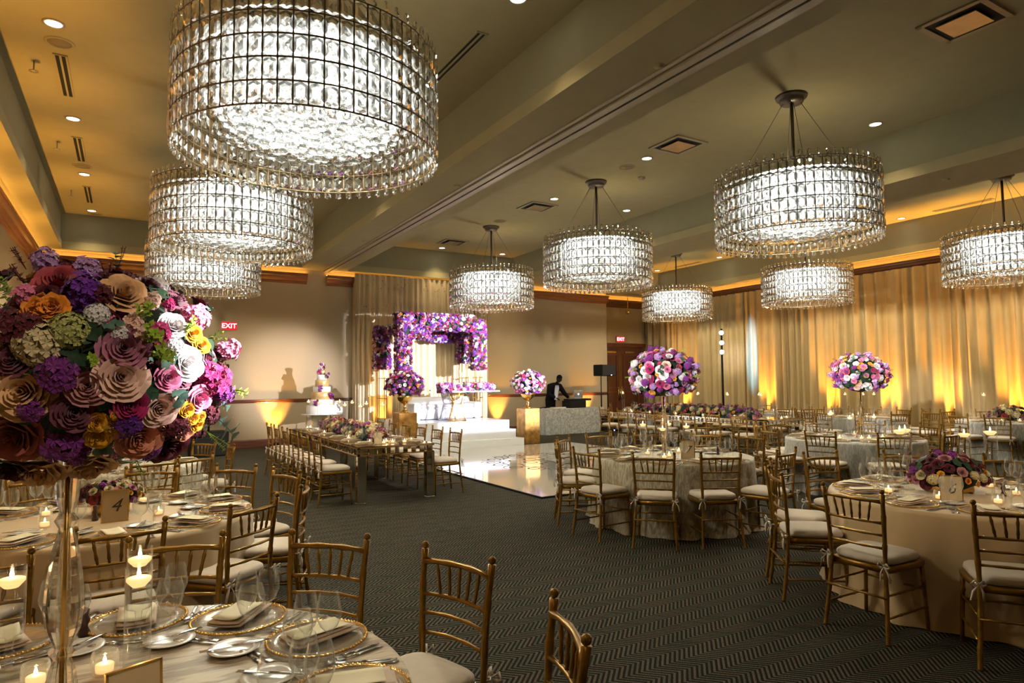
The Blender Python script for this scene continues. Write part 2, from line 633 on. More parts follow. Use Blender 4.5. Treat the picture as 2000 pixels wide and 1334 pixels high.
# upper risers of the trays, shade put into their darker colour, behind a protruding lip
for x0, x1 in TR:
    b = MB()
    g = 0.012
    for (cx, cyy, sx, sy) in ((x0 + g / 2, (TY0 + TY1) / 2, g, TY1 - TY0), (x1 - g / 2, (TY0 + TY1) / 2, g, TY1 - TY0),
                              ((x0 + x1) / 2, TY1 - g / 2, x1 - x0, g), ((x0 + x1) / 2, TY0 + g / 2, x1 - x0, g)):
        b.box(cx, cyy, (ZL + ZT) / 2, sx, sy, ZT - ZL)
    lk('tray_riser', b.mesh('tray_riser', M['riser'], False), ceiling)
    b = MB()
    g = 0.05
    for (cx, cyy, sx, sy) in ((x0 + g / 2, (TY0 + TY1) / 2, g, TY1 - TY0), (x1 - g / 2, (TY0 + TY1) / 2, g, TY1 - TY0),
                              ((x0 + x1) / 2, TY1 - g / 2, x1 - x0, g), ((x0 + x1) / 2, TY0 + g / 2, x1 - x0, g)):
        b.box(cx, cyy, (ZS + ZL) / 2, sx, sy, ZL - ZS)
    lk('tray_lip', b.mesh('tray_lip', M['ceil'], False), ceiling)
# partition track down the first beam
b = MB()
b.box(4.60, 6.9, ZS - 0.012, 0.10, 21.8, 0.024)
b.box(4.735, 6.9, ZS - 0.012, 0.10, 21.8, 0.024)
b.box(4.49, 6.9, ZS - 0.005, 0.05, 21.8, 0.01)
tr = struct('trim_1', b, M['ventw'])
b = MB().box(4.667, 6.9, ZS - 0.004, 0.035, 21.8, 0.008)
lk('track_slot', b.mesh('track_slot', M['ventd'], False), tr)

# crown moulding: profile (out from wall, z) swept along straight runs
CP = [(0, ZC0), (0.03, ZC0), (0.035, ZC0 + 0.03), (0.055, ZC0 + 0.04), (0.055, ZC0 + 0.07), (0.085, ZC0 + 0.09),
      (0.12, ZC0 + 0.13), (0.14, ZC0 + 0.18), (0.16, ZC0 + 0.20), (0.16, ZC1 - 0.03), (0.18, ZC1 - 0.025), (0.18, ZC1), (0, ZC1)]


def sweep(prof, p0, p1, nrm):
    b = MB()
    vs, n = [], len(prof)
    for p in (p0, p1):
        for o, z in prof:
            vs.append((p[0] + nrm[0] * o, p[1] + nrm[1] * o, z))
    fs = [(i, (i + 1) % n, n + (i + 1) % n, n + i) for i in range(n)]
    fs += [tuple(reversed(range(n))), tuple(range(n, 2 * n))]
    return b.add(vs, fs)


runs = [((XL, YN), (XL, YB), (1, 0)), ((XL, YB), (4.1, YB), (0, -1)), ((4.62, YB), (14.35, YB), (0, -1)),
        ((14.35, 18.5), (XR, 18.5), (0, -1)), ((XR, YN), (XR, 18.5), (-1, 0))]
for i, (p0, p1, nn) in enumerate(runs):
    struct('trim_%d' % (i + 2), sweep(CP, p0, p1, nn), M['crown'])
    # amber strip lying on top of the moulding
    q0 = (p0[0] + nn[0] * 0.05, p0[1] + nn[1] * 0.05)
    b = MB().box((p0[0] + p1[0]) / 2 + nn[0] * 0.07, (p0[1] + p1[1]) / 2 + nn[1] * 0.07, ZC1 + 0.006,
                 0.03 if nn[0] else abs(p1[0] - p0[0]), 0.03 if nn[1] else abs(p1[1] - p0[1]), 0.008)
    struct('trim_%d' % (i + 12), b, M['led'])
BP = [(0, 0), (0.02, 0), (0.02, 0.17), (0.012, 0.2), (0, 0.2)]
RP = [(0, 1.13), (0.02, 1.13), (0.035, 1.15), (0.04, 1.19), (0.05, 1.2), (0.05, 1.215), (0, 1.22)]
for i, (p0, p1, nn, side) in enumerate([((XL, YN), (XL, YB), (1, 0), 'left'), ((XL, YB), (14.35, YB), (0, -1), 'back'),
                                        ((14.35, 18.5), (14.4, 18.5), (0, -1), 'recess')]):
    struct('baseboard_' + side, sweep(BP, p0, p1, nn), M['wood'])
    struct('trim_%d' % (20 + i), sweep(RP, p0, p1, nn), M['wood'])

# double door in the recess
door = lk('door_1', MB().box(15.42, 18.46, 1.42, 2.2, 0.06, 2.84).mesh('door_1', M['doorwood'], False), kind='structure')
for sx in (-1, 1):
    b = MB()
    b.box(15.42 + sx * 0.5, 18.41, 1.36, 0.96, 0.05, 2.70)
    lf = lk('door_leaf', b.mesh('door_leaf', M['doorwood'], False), door)
    b = MB()
    for zz, hh in ((0.75, 0.9), (1.95, 1.2)):
        for (cx, cz, ww, h2) in ((0, zz - hh / 2, 0.66, 0.04), (0, zz + hh / 2, 0.66, 0.04), (-0.33, zz, 0.04, hh), (0.33, zz, 0.04, hh)):
            b.box(15.42 + sx * 0.5 + cx, 18.375, cz, ww, 0.025, h2)
    lk('door_moulding', b.mesh('door_moulding', M['wood'], False), lf)
    b = MB().tube([(15.42 + sx * 0.07, 18.32, 0.95), (15.42 + sx * 0.07, 18.32, 1.35)], 0.022, 8)
    b.box(15.42 + sx * 0.07, 18.36, 1.0, 0.05, 0.06, 0.03)
    b.box(15.42 + sx * 0.07, 18.36, 1.3, 0.05, 0.06, 0.03)
    b.box(15.42 + sx * 0.07, 18.38, 1.15, 0.07, 0.01, 0.5)
    lk('door_handle', b.mesh('door_handle', M['brass'], True), lf)
    b = MB().box(15.42 + sx * 0.025, 18.375, 1.4, 0.02, 0.02, 2.6)
    lk('door_edge', b.mesh('door_edge', M['brass'], False), lf)
    b = MB().box(15.42 + sx * 0.42, 18.36, 2.64, 0.42, 0.06, 0.07)
    lk('door_closer', b.mesh('door_closer', M['brass'], False), lf)
b = MB()
b.box(15.42, 18.44, 2.90, 2.5, 0.1, 0.14)
b.box(14.28 + 0.07, 18.44, 1.42, 0.12, 0.1, 2.84)
b.box(16.55, 18.44, 1.42, 0.12, 0.1, 2.84)
lk('door_frame', b.mesh('door_frame', M['wood'], False), door)


def text(name, s, parent, mtx, size, mat, ext=0.002, shear=0.0, bold=0.0):
    cu = bpy.data.curves.new(name, 'FONT')
    cu.body = s
    cu.size = size
    cu.extrude = ext
    cu.shear = shear
    cu.offset = bold
    cu.align_x = 'CENTER'
    cu.align_y = 'CENTER'
    o = bpy.data.objects.new(name, cu)
    COL.objects.link(o)
    me = bpy.data.meshes.new_from_object(o.evaluated_get(bpy.context.evaluated_depsgraph_get()))
    bpy.data.objects.remove(o)
    me.name = name
    me.materials.clear()
    me.materials.append(mat)
    return lk(name, me, parent, mtx)


UPR = Matrix.Rotation(PI / 2, 4, 'X')
for (x, y, z), lb in (((2.18, 17.72, 3.09), 'red lit EXIT sign on the wall left of the cake'),
                      ((15.5, 18.42, 3.12), 'red lit EXIT sign above the dark double doors')):
    e = lk('exit_sign', MB().box(0, 0.03, 0, 0.36, 0.05, 0.2).mesh('exit_sign', M['exitface'], False), None, T(x, y, z),
           label=lb, category='exit sign')
    b = MB()
    for q in ((0, 0.03, 0.105, 0.38, 0.06, 0.012), (0, 0.03, -0.105, 0.38, 0.06, 0.012), (-0.185, 0.03, 0, 0.012, 0.06, 0.2),
              (0.185, 0.03, 0, 0.012, 0.06, 0.2)):
        b.box(*q)
    lk('housing', b.mesh('housing', M['ventw'], False), e)
    text('lettering', 'EXIT', e, T(0, -0.001, -0.005) @ UPR, 0.17, M['red'], 0.003, bold=0.004)

# ---- ceiling fittings
ring = MB().lathe([(0.105, 0.0), (0.105, -0.012), (0.085, -0.014), (0.075, 0.0)], 24).mesh('trim_ring', M['ventw'])
disc = MB().lathe([(0.0, -0.006), (0.08, -0.006), (0.08, 0.0)], 24).mesh('downlight', M['down'])
DL = [(-0.77, -0.4), (3.33, -0.4), (7.76, -0.4), (9.79, 2.6), (16.2, 2.9), (12.6, 2.9), (12.6, -0.4), (-0.77, 2.5), (-0.77, 5.4), (-0.77, 8.3), (-0.77, 11.2), (-0.77, 14.1), (-0.77, 17.0), (3.33, 5.45), (3.33, 11.2), (7.76, 2.6), (9.79, 5.55), (7.76, 8.42),  # near ones out of view are added to fill from the front
      (7.76, 11.3), (9.76, 11.3), (7.76, 17.07), (9.76, 17.05), (16.2, 8.66), (16.2, 11.5), (16.15, 14.3), (16.13, 17.1)]
names = {0: 'left ceiling tray', 1: 'middle ceiling tray', 2: 'right ceiling tray'}
def rows(pts):
    """row name and ordinal from the back wall, for describing ceiling fittings"""
    out = []
    for x, y in pts:
        row = [q for q in pts if abs(q[0] - x) < 0.6]
        nm_ = {0: 'left tray, left row', 1: 'left tray, right row', 2: 'middle tray, left row', 3: 'middle tray, right row', 4: 'right tray', 5: 'right tray, left row'}[
            0 if x < 1 else 1 if x < 4 else 2 if x < 8.6 else 3 if x < 11 else 5 if x < 14 else 4]
        out.append('%s, %s from the back wall' % (nm_, ORD[sorted(row, key=lambda q: -q[1]).index((x, y))]))
    return out


for (x, y), wd in zip(DL, rows(DL)):
    t = 0 if x < 4 else (1 if x < 11 else 2)
    spawn(('downlight', disc, [('trim_ring', ring, I4)]), (x, y, ZT), 0, 'small lit round downlight, ' + wd,
          'downlight', 'downlights in the ' + names[t])
    lamp('SPOT', 'downlight_beam', (x, y, ZT - 0.03), (x, y, 0), 5 if x > 16 else (26 if y < 4 else 40), (1.0, 0.79, 0.43), 0.06, 1.6, 0.9)
grl = MB().lathe([(0.0, -0.004), (0.12, -0.006), (0.12, 0)], 24).mesh('ceiling_speaker', M['grille'])
rg2 = MB().lathe([(0.15, 0), (0.15, -0.008), (0.12, -0.012), (0.118, 0)], 24).mesh('rim', M['ceil'])
SPK = [(-0.75, 8.75), (-0.78, 13.6), (-0.7, 17.25), (7.77, 8.95), (7.7, 13.55), (16.2, 9.3)]
for (x, y), wd in zip(SPK, rows(SPK)):
    t = 0 if x < 4 else (1 if x < 11 else 2)
    spawn(('ceiling_speaker', grl, [('rim', rg2, I4)]), (x, y, ZT), 0, 'round beige speaker grille, ' + wd,
          'speaker', 'ceiling speakers in the ' + names[t])
# slot diffusers: frame + dark slots
def slot(x, y, ln, wd):
    sb = MB()
    for o in (-0.062, 0.0, 0.062):
        sb.box(o, 0, -0.008, 0.022, ln, 0.014)
    for yy in (-ln / 2, ln / 2):
        sb.box(0, yy, -0.008, 0.146, 0.02, 0.014)
    sl = MB()
    for o in (-0.031, 0.031):
        sl.box(o, 0, -0.003, 0.04, ln - 0.02, 0.004)
    t = 0 if x < 4 else (1 if x < 11 else 2)
    spawn(('slot_diffuser', sb.mesh('slot_diffuser', M['ceil'], False), [('slot', sl.mesh('slot', M['ventd'], False), I4)]),
          (x, y, ZT), 0, 'two-slot air diffuser, ' + wd, 'vent', 'slot diffusers in the ' + names[t])
SLT = ((-0.77, 6.7, 1.25), (-0.77, 9.7, 1.27), (-0.77, 12.65, 1.25), (-0.77, 15.6, 1.3), (3.32, 6.85, 1.3), (3.32, 12.6, 1.3), (16.2, 7.3, 1.2),
       (16.2, 15.7, 1.1))
for (x, y, ln), wd in zip(SLT, rows([q[:2] for q in SLT])):
    slot(x, y, ln, wd)
sq1 = MB()
for k in range(4):
    a = k * PI / 2
    sq1.box(0.31 * cos(a), 0.31 * sin(a), -0.01, 0.06 if k % 2 == 0 else 0.68, 0.68 if k % 2 == 0 else 0.06, 0.02)
sq1 = sq1.mesh('square_diffuser', M['ventw'], False)
sq2 = MB().box(0, 0, -0.004, 0.56, 0.56, 0.006).mesh('throat', M['ventd'], False)
sq3 = MB().box(0, 0, -0.035, 0.40, 0.40, 0.012).mesh('plaque', pm('brushed_plaque', (0.55, 0.45, 0.33), 0.3, 0.8, amt=0.1), False)
for (x, y), lb in (((7.8, 3.4), 'square metal air diffuser in the ceiling, largest, at upper right'),
                   ((7.77, 7.68), 'square metal air diffuser behind the second hanging rod'),
                   ((7.78, 12.0), 'square air diffuser near the middle chandeliers'),
                   ((7.7, 16.2), 'small far square air diffuser above the stage')):
    spawn(('square_diffuser', sq1, [('throat', sq2, I4), ('plaque', sq3, I4)]), (x, y, ZT), 0, lb, 'vent')
sp = MB().lathe([(0, -0.02), (0.045, -0.016), (0.05, 0)], 14).mesh('sprinkler_cap', M['ceil'])
for x, y, wd in ((4.4, 4.58, 'nearest under the left beam'), (4.38, 9.05, 'middle under the left beam'), (4.35, 13.6, 'farthest under the left beam'),
                 (10.88, 5.11, 'nearer under the right beam'), (10.88, 9.5, 'farther under the right beam')):
    lk('sprinkler', sp, None, T(x, y, ZS), label='small round white sprinkler cap, ' + wd, category='sprinkler',
       group='sprinkler caps on the beams')
sp2 = MB().tube([(0, 0, 0), (0, 0, -0.12)], 0.008, 6)
sp2.lathe([(0, -0.12), (0.05, -0.125), (0.05, -0.13), (0, -0.14)], 12)
sp2 = sp2.mesh('sprinkler', M['ventw'])
for x, y, wd in ((-1.05, 12.4, 'second from the back at the left edge'), (-1.05, 15.4, 'rearmost at the left edge'), (-1.05, 9.4, 'third from the back at the left edge'),
                 (2.0, 17.0, 'near the back edge, behind the chandeliers')):
    lk('sprinkler', sp2, None, T(x, y, ZT), label='pendent sprinkler head, ' + wd, category='sprinkler',
       group='pendent sprinklers')
lk('smoke_detector', MB().lathe([(0, -0.05), (0.05, -0.045), (0.07, -0.015), (0.07, 0)], 16).mesh('smoke_detector', M['ventw']), None,
   T(8.42, 9.3, ZT), label='small dark smoke detector beside the ceiling speaker near the middle chandelier', category='smoke detector')


# ---------------------------------------------------------------- chandeliers
CR, NCOL, NROW, ZB = 1.04, 64, 5, 3.50
RH = 0.164


def crystal_mb(w, h, t):
    c = MB()
    def hexa(k, y):
        return [(0, y, h / 2 * k), (w / 2 * k, y, h * 0.34 * k), (w / 2 * k, y, -h * 0.34 * k), (0, y, -h / 2 * k),
                (-w / 2 * k, y, -h * 0.34 * k), (-w / 2 * k, y, h * 0.34 * k)]
    vs = hexa(0.62, -t) + hexa(1.0, 0) + hexa(0.62, t) + [(0, -t * 0.45, h * 0.05), (0, t * 0.45, -h * 0.05)]
    fs = [(18, i, (i + 1) % 6) for i in range(6)] + [(19, 12 + (i + 1) % 6, 12 + i) for i in range(6)]
    for a in (0, 6):
        for i in range(6):
            j = (i + 1) % 6
            fs.append((a + i, a + 6 + i, a + 6 + j, a + j))
    return c.add(vs, fs)


cr_mb = crystal_mb(0.096, 0.160, 0.018)
cr_me = cr_mb.mesh('crystal', M['crystal'], False)
fr = MB()
for k in range(NCOL):
    a = 2 * PI * k / NCOL
    m = RZ(a) @ T(0, -CR, 0)
    fr.merge(crystal_mb(0.045, 0.085, 0.012), m @ T(0, 0, NROW * RH + 0.045))
    fr.merge(crystal_mb(0.06, 0.075, 0.012), m @ T(0, 0, -0.032))
fringe_me = fr.mesh('crystal_fringe', M['crystal'], False)


def ring_mb(R_, z, r, n=64, m=6):
    vs, fs = [], []
    for i in range(n):
        a = 2 * PI * i / n
        for k in range(m):
            t = 2 * PI * k / m
            vs.append(((R_ + r * cos(t)) * cos(a), (R_ + r * cos(t)) * sin(a), z + r * sin(t)))
    for i in range(n):
        for k in range(m):
            fs.append((i * m + k, ((i + 1) % n) * m + k, ((i + 1) % n) * m + (k + 1) % m, i * m + (k + 1) % m))
    return MB().add(vs, fs)


ring_me = ring_mb(CR, 0, 0.0065).mesh('frame_ring', M['cage'])
bars = MB()
for k in range(NCOL):
    a = 2 * PI * (k + 0.5) / NCOL
    x, y = CR * sin(a), -CR * cos(a)
    pts, rr = [], []
    for i in range(NROW):
        for zz, r_ in ((0.0, 0.0085), (0.03, 0.0045), (0.082, 0.0075), (0.134, 0.0045)):
            pts.append((x, y, i * RH + zz))
            rr.append(r_)
    pts.append((x, y, NROW * RH))
    rr.append(0.009)
    bars.tube(pts, rr, 4)
bars_me = bars.mesh('bar_cage', M['cage'], True)
inner = MB().lathe([(0.0, 0.20), (0.58, 0.21), (0.68, 0.24), (0.72, 0.30), (0.72, 0.76)], 48).mesh('lamp_diffuser', M['lamp'])
cap = MB().lathe([(0.73, 0.76), (0.73, 0.775), (0, 0.775), (0, 0.76), (0.73, 0.76)], 48).mesh('top_plate', M['steel'])
pend = MB()
r_ = random.Random(5)
for i in range(150):
    rr = 0.70 * math.sqrt((i + 0.5) / 150)
    a = i * 2.39996
    z = 0.11 + 0.05 * r_.random()
    pend.ball((rr * cos(a), rr * sin(a), z), 0.045, 0.045, 0.028, 8, 4)
    pend.tube([(rr * cos(a), rr * sin(a), z + .03), (rr * cos(a), rr * sin(a), .21)], .004, 3)
pend_me = pend.mesh('crystal_pendants', M['crystal'], False)
stem_me = MB().tube([(0, 0, 0.77), (0, 0, 1.98)], 0.022, 12).mesh('stem', M['rod'])
can_me = MB().lathe([(0, 1.90), (0.15, 1.90), (0.16, 1.93), (0.16, 1.96), (0.20, 1.965), (0.21, 2.0), (0, 2.0)], 28).mesh('canopy', M['rod'])
wires = MB()
spokes = MB()
for k in range(4):
    a = PI / 4 + k * PI / 2
    wires.tube([(0.11 * cos(a), 0.11 * sin(a), 1.91), (CR * 0.72 * cos(a), CR * 0.72 * sin(a), NROW * RH)], 0.0035, 5)
    spokes.tube([(0, 0, NROW * RH - 0.03), (CR * cos(a), CR * sin(a), NROW * RH)], 0.012, 6)
wires_me = wires.mesh('suspension_wire', M['rod'])
spokes_me = spokes.mesh('spoke_frame', M['rod'])
CH = [(1.27, 5.42, 1, 'largest crystal drum chandelier, at the top left'),
      (1.25, 9.75, 1, 'crystal drum chandelier half hidden behind the largest one'),
      (1.28, 14.2, 0, 'smaller crystal drum chandelier low behind the two at left'),
      (7.80, 5.56, 1, 'crystal drum chandelier hanging at upper right on a bronze rod'),
      (7.82, 9.94, 1, 'crystal drum chandelier in the middle, right of the stage drape'),
      (7.79, 14.16, 0, 'crystal drum chandelier hanging in front of the stage drape'),
      (14.52, 5.84, 0, 'crystal drum chandelier cut by the right edge of the picture'),
      (14.48, 10.1, 0, 'crystal drum chandelier below the upper right one, before the curtain'),
      (14.45, 14.5, 0, 'farthest small crystal drum chandelier above the dark doors')]
for ci, (x, y, fine, lb) in enumerate(CH):
    t = thing('crystal_chandelier', (x, y, ZB), 0, lb, 'chandelier', 'crystal drum chandeliers')
    for me, nm in ((inner, 'lamp_diffuser'), (cap, 'top_plate'), (stem_me, 'stem'), (can_me, 'canopy'), (bars_me, 'bar_cage'),
                   (wires_me, 'suspension_wire'), (spokes_me, 'spoke_frame')):
        lk(nm, me, t, I4)
    for i in range(NROW + 1):
        lk('frame_ring', ring_me, t, T(0, 0, i * RH))
    lk('crystal_fringe', fringe_me, t, I4, kind='stuff')
    lk('crystal_pendants', pend_me, t, I4, kind='stuff')
    for k in range(3):
        a = 0.7 + k * 2 * PI / 3
        lamp('POINT', 'chandelier_bulb', (0.42 * cos(a), 0.42 * sin(a), 0.06), None, 30, (1.0, 0.93, 0.70), 0.02, parent=t)
    lamp('POINT', 'ceiling_fill_light', (0.3, 0.1, 0.95), None, 9, (1.0, 0.86, 0.55), 0.03, parent=t)  # lamp added above the top plate to lift the ceiling
    back = math.atan2(x, y)
    left = MB()
    for k in range(NCOL):
        a = 2 * PI * k / NCOL
        for i in range(NROW):
            m = RZ(a) @ T(0, -CR, (i + 0.5) * RH)
            far = cos(a + back) < -0.8 and i in (4, 3) and fine
            if fine and not far:
                lk('crystal', cr_me, t, m)
            else:
                left.merge(cr_mb, m)
    lk('crystal_panel', left.mesh('crystal_panel', M['crystal'], False), t, I4, kind='stuff')


# ---------------------------------------------------------------- curtains and drapes
def pleat(p0, p1, z0, z1, amp, pitch_, seed, nz=5, per=6):
    r = random.Random(seed)
    d = Vector((p1[0] - p0[0], p1[1] - p0[1]))
    L_ = d.length
    d.normalize()
    n = Vector((-d.y, d.x))
    cols, s, k = [], 0.0, 0
    while s < L_:
        wv = pitch_ * r.uniform(0.65, 1.4)
        am = amp * r.uniform(0.55, 1.25)
        for q in range(per):
            ss = s + wv * q / per
            if ss < L_:
                cols.append((ss, am * sin(2 * PI * q / per), r.uniform(-0.012, 0.012)))
        s += wv
    cols.append((L_, 0, 0))
    vs, fs = [], []
    for zi in range(nz + 1):
        z = z1 + (z0 - z1) * zi / nz
        f = 0.55 + 0.45 * zi / nz
        for ss, o, j in cols:
            o2 = o * f + j * zi / nz * 2
            vs.append((p0[0] + d.x * ss + n.x * o2, p0[1] + d.y * ss + n.y * o2, z))
    nc = len(cols)
    for zi in range(nz):
        for c in range(nc - 1):
            fs.append((zi * nc + c, zi * nc + c + 1, (zi + 1) * nc + c + 1, (zi + 1) * nc + c))
    return MB().add(vs, fs)


yy = 18.35
k = 0
while yy > -1.0:
    y2 = yy - 1.5
    lk('curtain', pleat((16.64, yy), (16.64, y2), 0.01, 4.34, 0.10, 0.25, 40 + k).mesh('curtain', M['curtain']), None, I4,
       label='gold beige pleated curtain panel, %s from the dark doors' % ORD[k], category='curtain', group='right wall curtain panels')
    yy = y2
    k += 1
lk('curtain_rail', MB().box(16.70, 8.7, 4.335, 0.05, 19.4, 0.03).mesh('curtain_rail', M['rod'], False), None, I4,
   label='dark rail carrying the right wall curtains under the crown moulding', category='rail')
t = thing('stage_drape', (0, 0, 0), 0, 'tall tightly pleated cream drape hanging behind the flower arch', 'drape')
lk('fabric', pleat((5.36, 17.52), (9.48, 17.52), 0.01, 4.62, 0.075, 0.15, 3).mesh('fabric', M['drape']), t, I4)
lk('fabric', pleat((5.36, 17.78), (5.36, 17.52), 0.01, 4.62, 0.02, 0.1, 4).mesh('fabric', M['drape']), t, I4)
lk('header_pole', MB().tube([(5.34, 17.53, 4.635), (9.5, 17.53, 4.635)], 0.02, 8).mesh('header_pole', M['goldb']), t, I4)

# ---------------------------------------------------------------- amber uplights
ul = MB().lathe([(0, 0.0), (0.07, 0.0), (0.08, 0.03), (0.085, 0.10), (0.075, 0.105), (0.07, 0.09), (0, 0.085)], 16).mesh('uplight', M['black'])
uf = MB().lathe([(0, 0.09), (0.068, 0.09)], 14).mesh('lens', emit('amber_lens', (1, 0.6, 0.15), 8.0))


UPN = []


def uplight(x, y, tx, ty, e=95, tz=4.6, col=AMBER, spot=0.62, where=''):
    o = spawn(('uplight', ul, [('lens', uf, I4)]), (x, y, 0), 0, 'small black amber floor uplight, %s' % where, 'uplight',
              'amber uplights along the walls')
    d = bpy.data.lights.new('uplight_beam', 'SPOT')
    d.energy = e
    d.color = col
    d.spot_size = spot
    d.spot_blend = 0.7
    d.shadow_soft_size = 0.05
    l = bpy.data.objects.new('uplight_beam', d)
    COL.objects.link(l)
    l.parent = o
    l.location = (0, 0, 0.13)
    l.rotation_euler = (Vector((tx, ty, tz)) - Vector((x, y, 0.13))).to_track_quat('-Z', 'Y').to_euler()


for i, y in enumerate((16.3, 12.95, 10.9, 9.3, 7.95, 6.6, 5.0, 3.2, 1.4)):
    uplight(16.30, y, 16.75, y, 560, spot=0.75, where=ORD[i] + ' along the curtain from the dark doors')
for x, wd in ((0.6, 'far left by the back wall'), (3.3, 'by the wall left of the cake'), (9.95, 'by the wall right of the stage'), (13.3, 'by the wall behind the speakers')):
    uplight(x, 17.52, x, 17.9, 150, tz=1.9, spot=0.95, where=wd)
uplight(6.05, 17.25, 6.1, 17.6, 120, tz=1.8, spot=0.9, where='behind the left back leg of the arch')
for i, y in enumerate((15.6, 13.4, 11.0, 8.8, 6.5, 4.2)):
    uplight(-1.6, y, -1.62, y, 260, spot=0.85, where=ORD[i] + ' along the left wall from the back')

# ---------------------------------------------------------------- dance floor and stage
df = thing('dance_floor', (4.945, 7.61, 0), 0, 'glossy white mirror-like dance floor with dark scroll monogram in front of the stage', 'dance floor')
lk('surface', MB().box(2.5, 3.2, 0.0135, 5.0, 6.4, 0.027).mesh('surface', M['floorw'], False), df, I4)
b = MB()
for q in ((2.5, -0.012, 0.012, 5.05, 0.025, 0.024), (-0.012, 3.2, 0.012, 0.025, 6.4, 0.024), (5.012, 3.2, 0.012, 0.025, 6.4, 0.024)):
    b.box(*q)
lk('edge_trim', b.mesh('edge_trim', M['black'], False), df, I4)
b = MB()
r_ = random.Random(9)


def ribbon(b, pts, wd, z=0.0285):
    vs, fs = [], []
    for i, p in enumerate(pts):
        q0 = pts[max(i - 1, 0)]
        q1 = pts[min(i + 1, len(pts) - 1)]
        dx, dy = q1[0] - q0[0], q1[1] - q0[1]
        l = math.hypot(dx, dy) or 1
        ww = wd * (0.25 + 0.75 * sin(PI * i / (len(pts) - 1)))
        vs += [(p[0] - dy / l * ww, p[1] + dx / l * ww, z), (p[0] + dy / l * ww, p[1] - dx / l * ww, z)]
    for i in range(len(pts) - 1):
        fs.append((2 * i, 2 * i + 1, 2 * i + 3, 2 * i + 2))
    b.add(vs, fs)


def scroll(b, x, y, s, a0, hand):
    pts = []
    for i in range(26):
        u = i / 25
        a = a0 + hand * u * 3.3 * PI
        r = s * (1 - u) ** 0.9 + 0.02
        pts.append((x + r * cos(a), y + r * sin(a)))
    ribbon(b, pts, 0.020)


for k in range(18):
    a = 2 * PI * k / 18
    R1 = 1.25
    scroll(b, 2.45 + R1 * cos(a), 3.3 + R1 * sin(a), 0.20, a, 1 if k % 2 else -1)
    ribbon(b, [(2.45 + (0.98 + 0.1 * sin(9 * (a + u))) * cos(a + u), 3.3 + (0.98 + 0.1 * sin(9 * (a + u))) * sin(a + u)) for u in
               [0.36 * i / 8 for i in range(9)]], 0.018)
for k in range(6):
    scroll(b, 2.45 + 0.5 * cos(k * PI / 3), 3.3 + 0.5 * sin(k * PI / 3), 0.3, k * 1.1, 1 if k % 2 else -1)
for o in (-0.35, 0.3):
    ribbon(b, [(2.45 + o + 0.22 * sin(u * 3), 3.3 - 0.6 + 1.2 * u) for u in [i / 12 for i in range(13)]], 0.035)
lk('scroll_monogram', b.mesh('scroll_monogram', M['ink'], False), df, I4)

st = thing('stage', (7.2, 14.0, 0), 0, 'white three-step stage platform in front of the pleated drape', 'stage')
for nm, x0, x1, y0, z0, z1 in (('step', 5.72, 8.60, 14.01, 0.0, 0.205), ('step', 5.80, 8.50, 14.24, 0.205, 0.42), ('platform', 5.90, 8.44, 14.47, 0.42, 0.635)):
    lk(nm, MB().box((x0 + x1) / 2 - 7.2, (y0 + 17.2) / 2 - 14.0, (z0 + z1) / 2, x1 - x0, 17.2 - y0, z1 - z0).mesh(nm, M['stagew'], False), st, I4)
SZ = 0.635


def rbox(b, cx, cyy, cz, sx, sy, sz, r=0.04, rz=0.0):
    """box with bevelled edges (stacked rounded rectangles)"""
    def rr(z, inset):
        out = []
        hx, hy = sx / 2 - inset, sy / 2 - inset
        q = min(r, hx, hy)
        for (ax, ay, a0) in ((hx - q, hy - q, 0), (-hx + q, hy - q, PI / 2), (-hx + q, -hy + q, PI), (hx - q, -hy + q, 1.5 * PI)):
            for i in range(4):
                a = a0 + i * PI / 6
                x, y = ax + q * cos(a), ay + q * sin(a)
                out.append((cx + x * cos(rz) - y * sin(rz), cyy + x * sin(rz) + y * cos(rz), cz + z))
        return out
    rr2 = min(r, sz / 2 * 0.95)
    lev = [(-sz / 2, rr2 * 0.9), (-sz / 2 + rr2 * 0.4, rr2 * 0.25), (-sz / 2 + rr2, 0), (sz / 2 - rr2, 0), (sz / 2 - rr2 * 0.4, rr2 * 0.25), (sz / 2, rr2 * 0.9)]
    vs, fs = [], []
    for z, i in lev:
        vs += rr(z, i)
    n = 16
    for l in range(len(lev) - 1):
        for k in range(n):
            j = (k + 1) % n
            fs.append((l * n + k, l * n + j, (l + 1) * n + j, (l + 1) * n + k))
    fs.append(tuple(reversed(range(n))))
    fs.append(tuple(range((len(lev) - 1) * n, len(lev) * n)))
    b.add(vs, fs)
    return b


so = thing('sofa', (7.35, 16.2, SZ), 0, 'low white leather sofa on the stage behind the sweetheart table', 'sofa')
for nm, q in (('seat', (0, -0.05, 0.16, 1.55, 0.75, 0.30)), ('backrest', (0, 0.33, 0.30, 1.95, 0.18, 0.56)),
              ('armrest', (-0.88, -0.05, 0.22, 0.2, 0.8, 0.44)), ('armrest', (0.88, -0.05, 0.22, 0.2, 0.8, 0.44)),
              ('seat_cushion', (-0.39, -0.08, 0.345, 0.74, 0.68, 0.1)), ('seat_cushion', (0.39, -0.08, 0.345, 0.74, 0.68, 0.1))):
    lk(nm, rbox(MB(), *q, r=0.05).mesh(nm, M['whitefab']), so, I4)


def wire_base(mat, h=0.72, r0=0.23, r1=0.12, r2=0.19, n=40):
    b = MB()
    prof = [(r0, 0.012), (r0 * 0.82, 0.12), (r1 * 1.15, 0.32), (r1, 0.43), (r1 * 1.2, 0.55), (r2, h)]
    for k in range(n):
        a = 2 * PI * k / n
        b.tube([(r * cos(a), r * sin(a), z) for r, z in prof], 0.0045, 4)
    return b.mesh('wire_cage', mat)


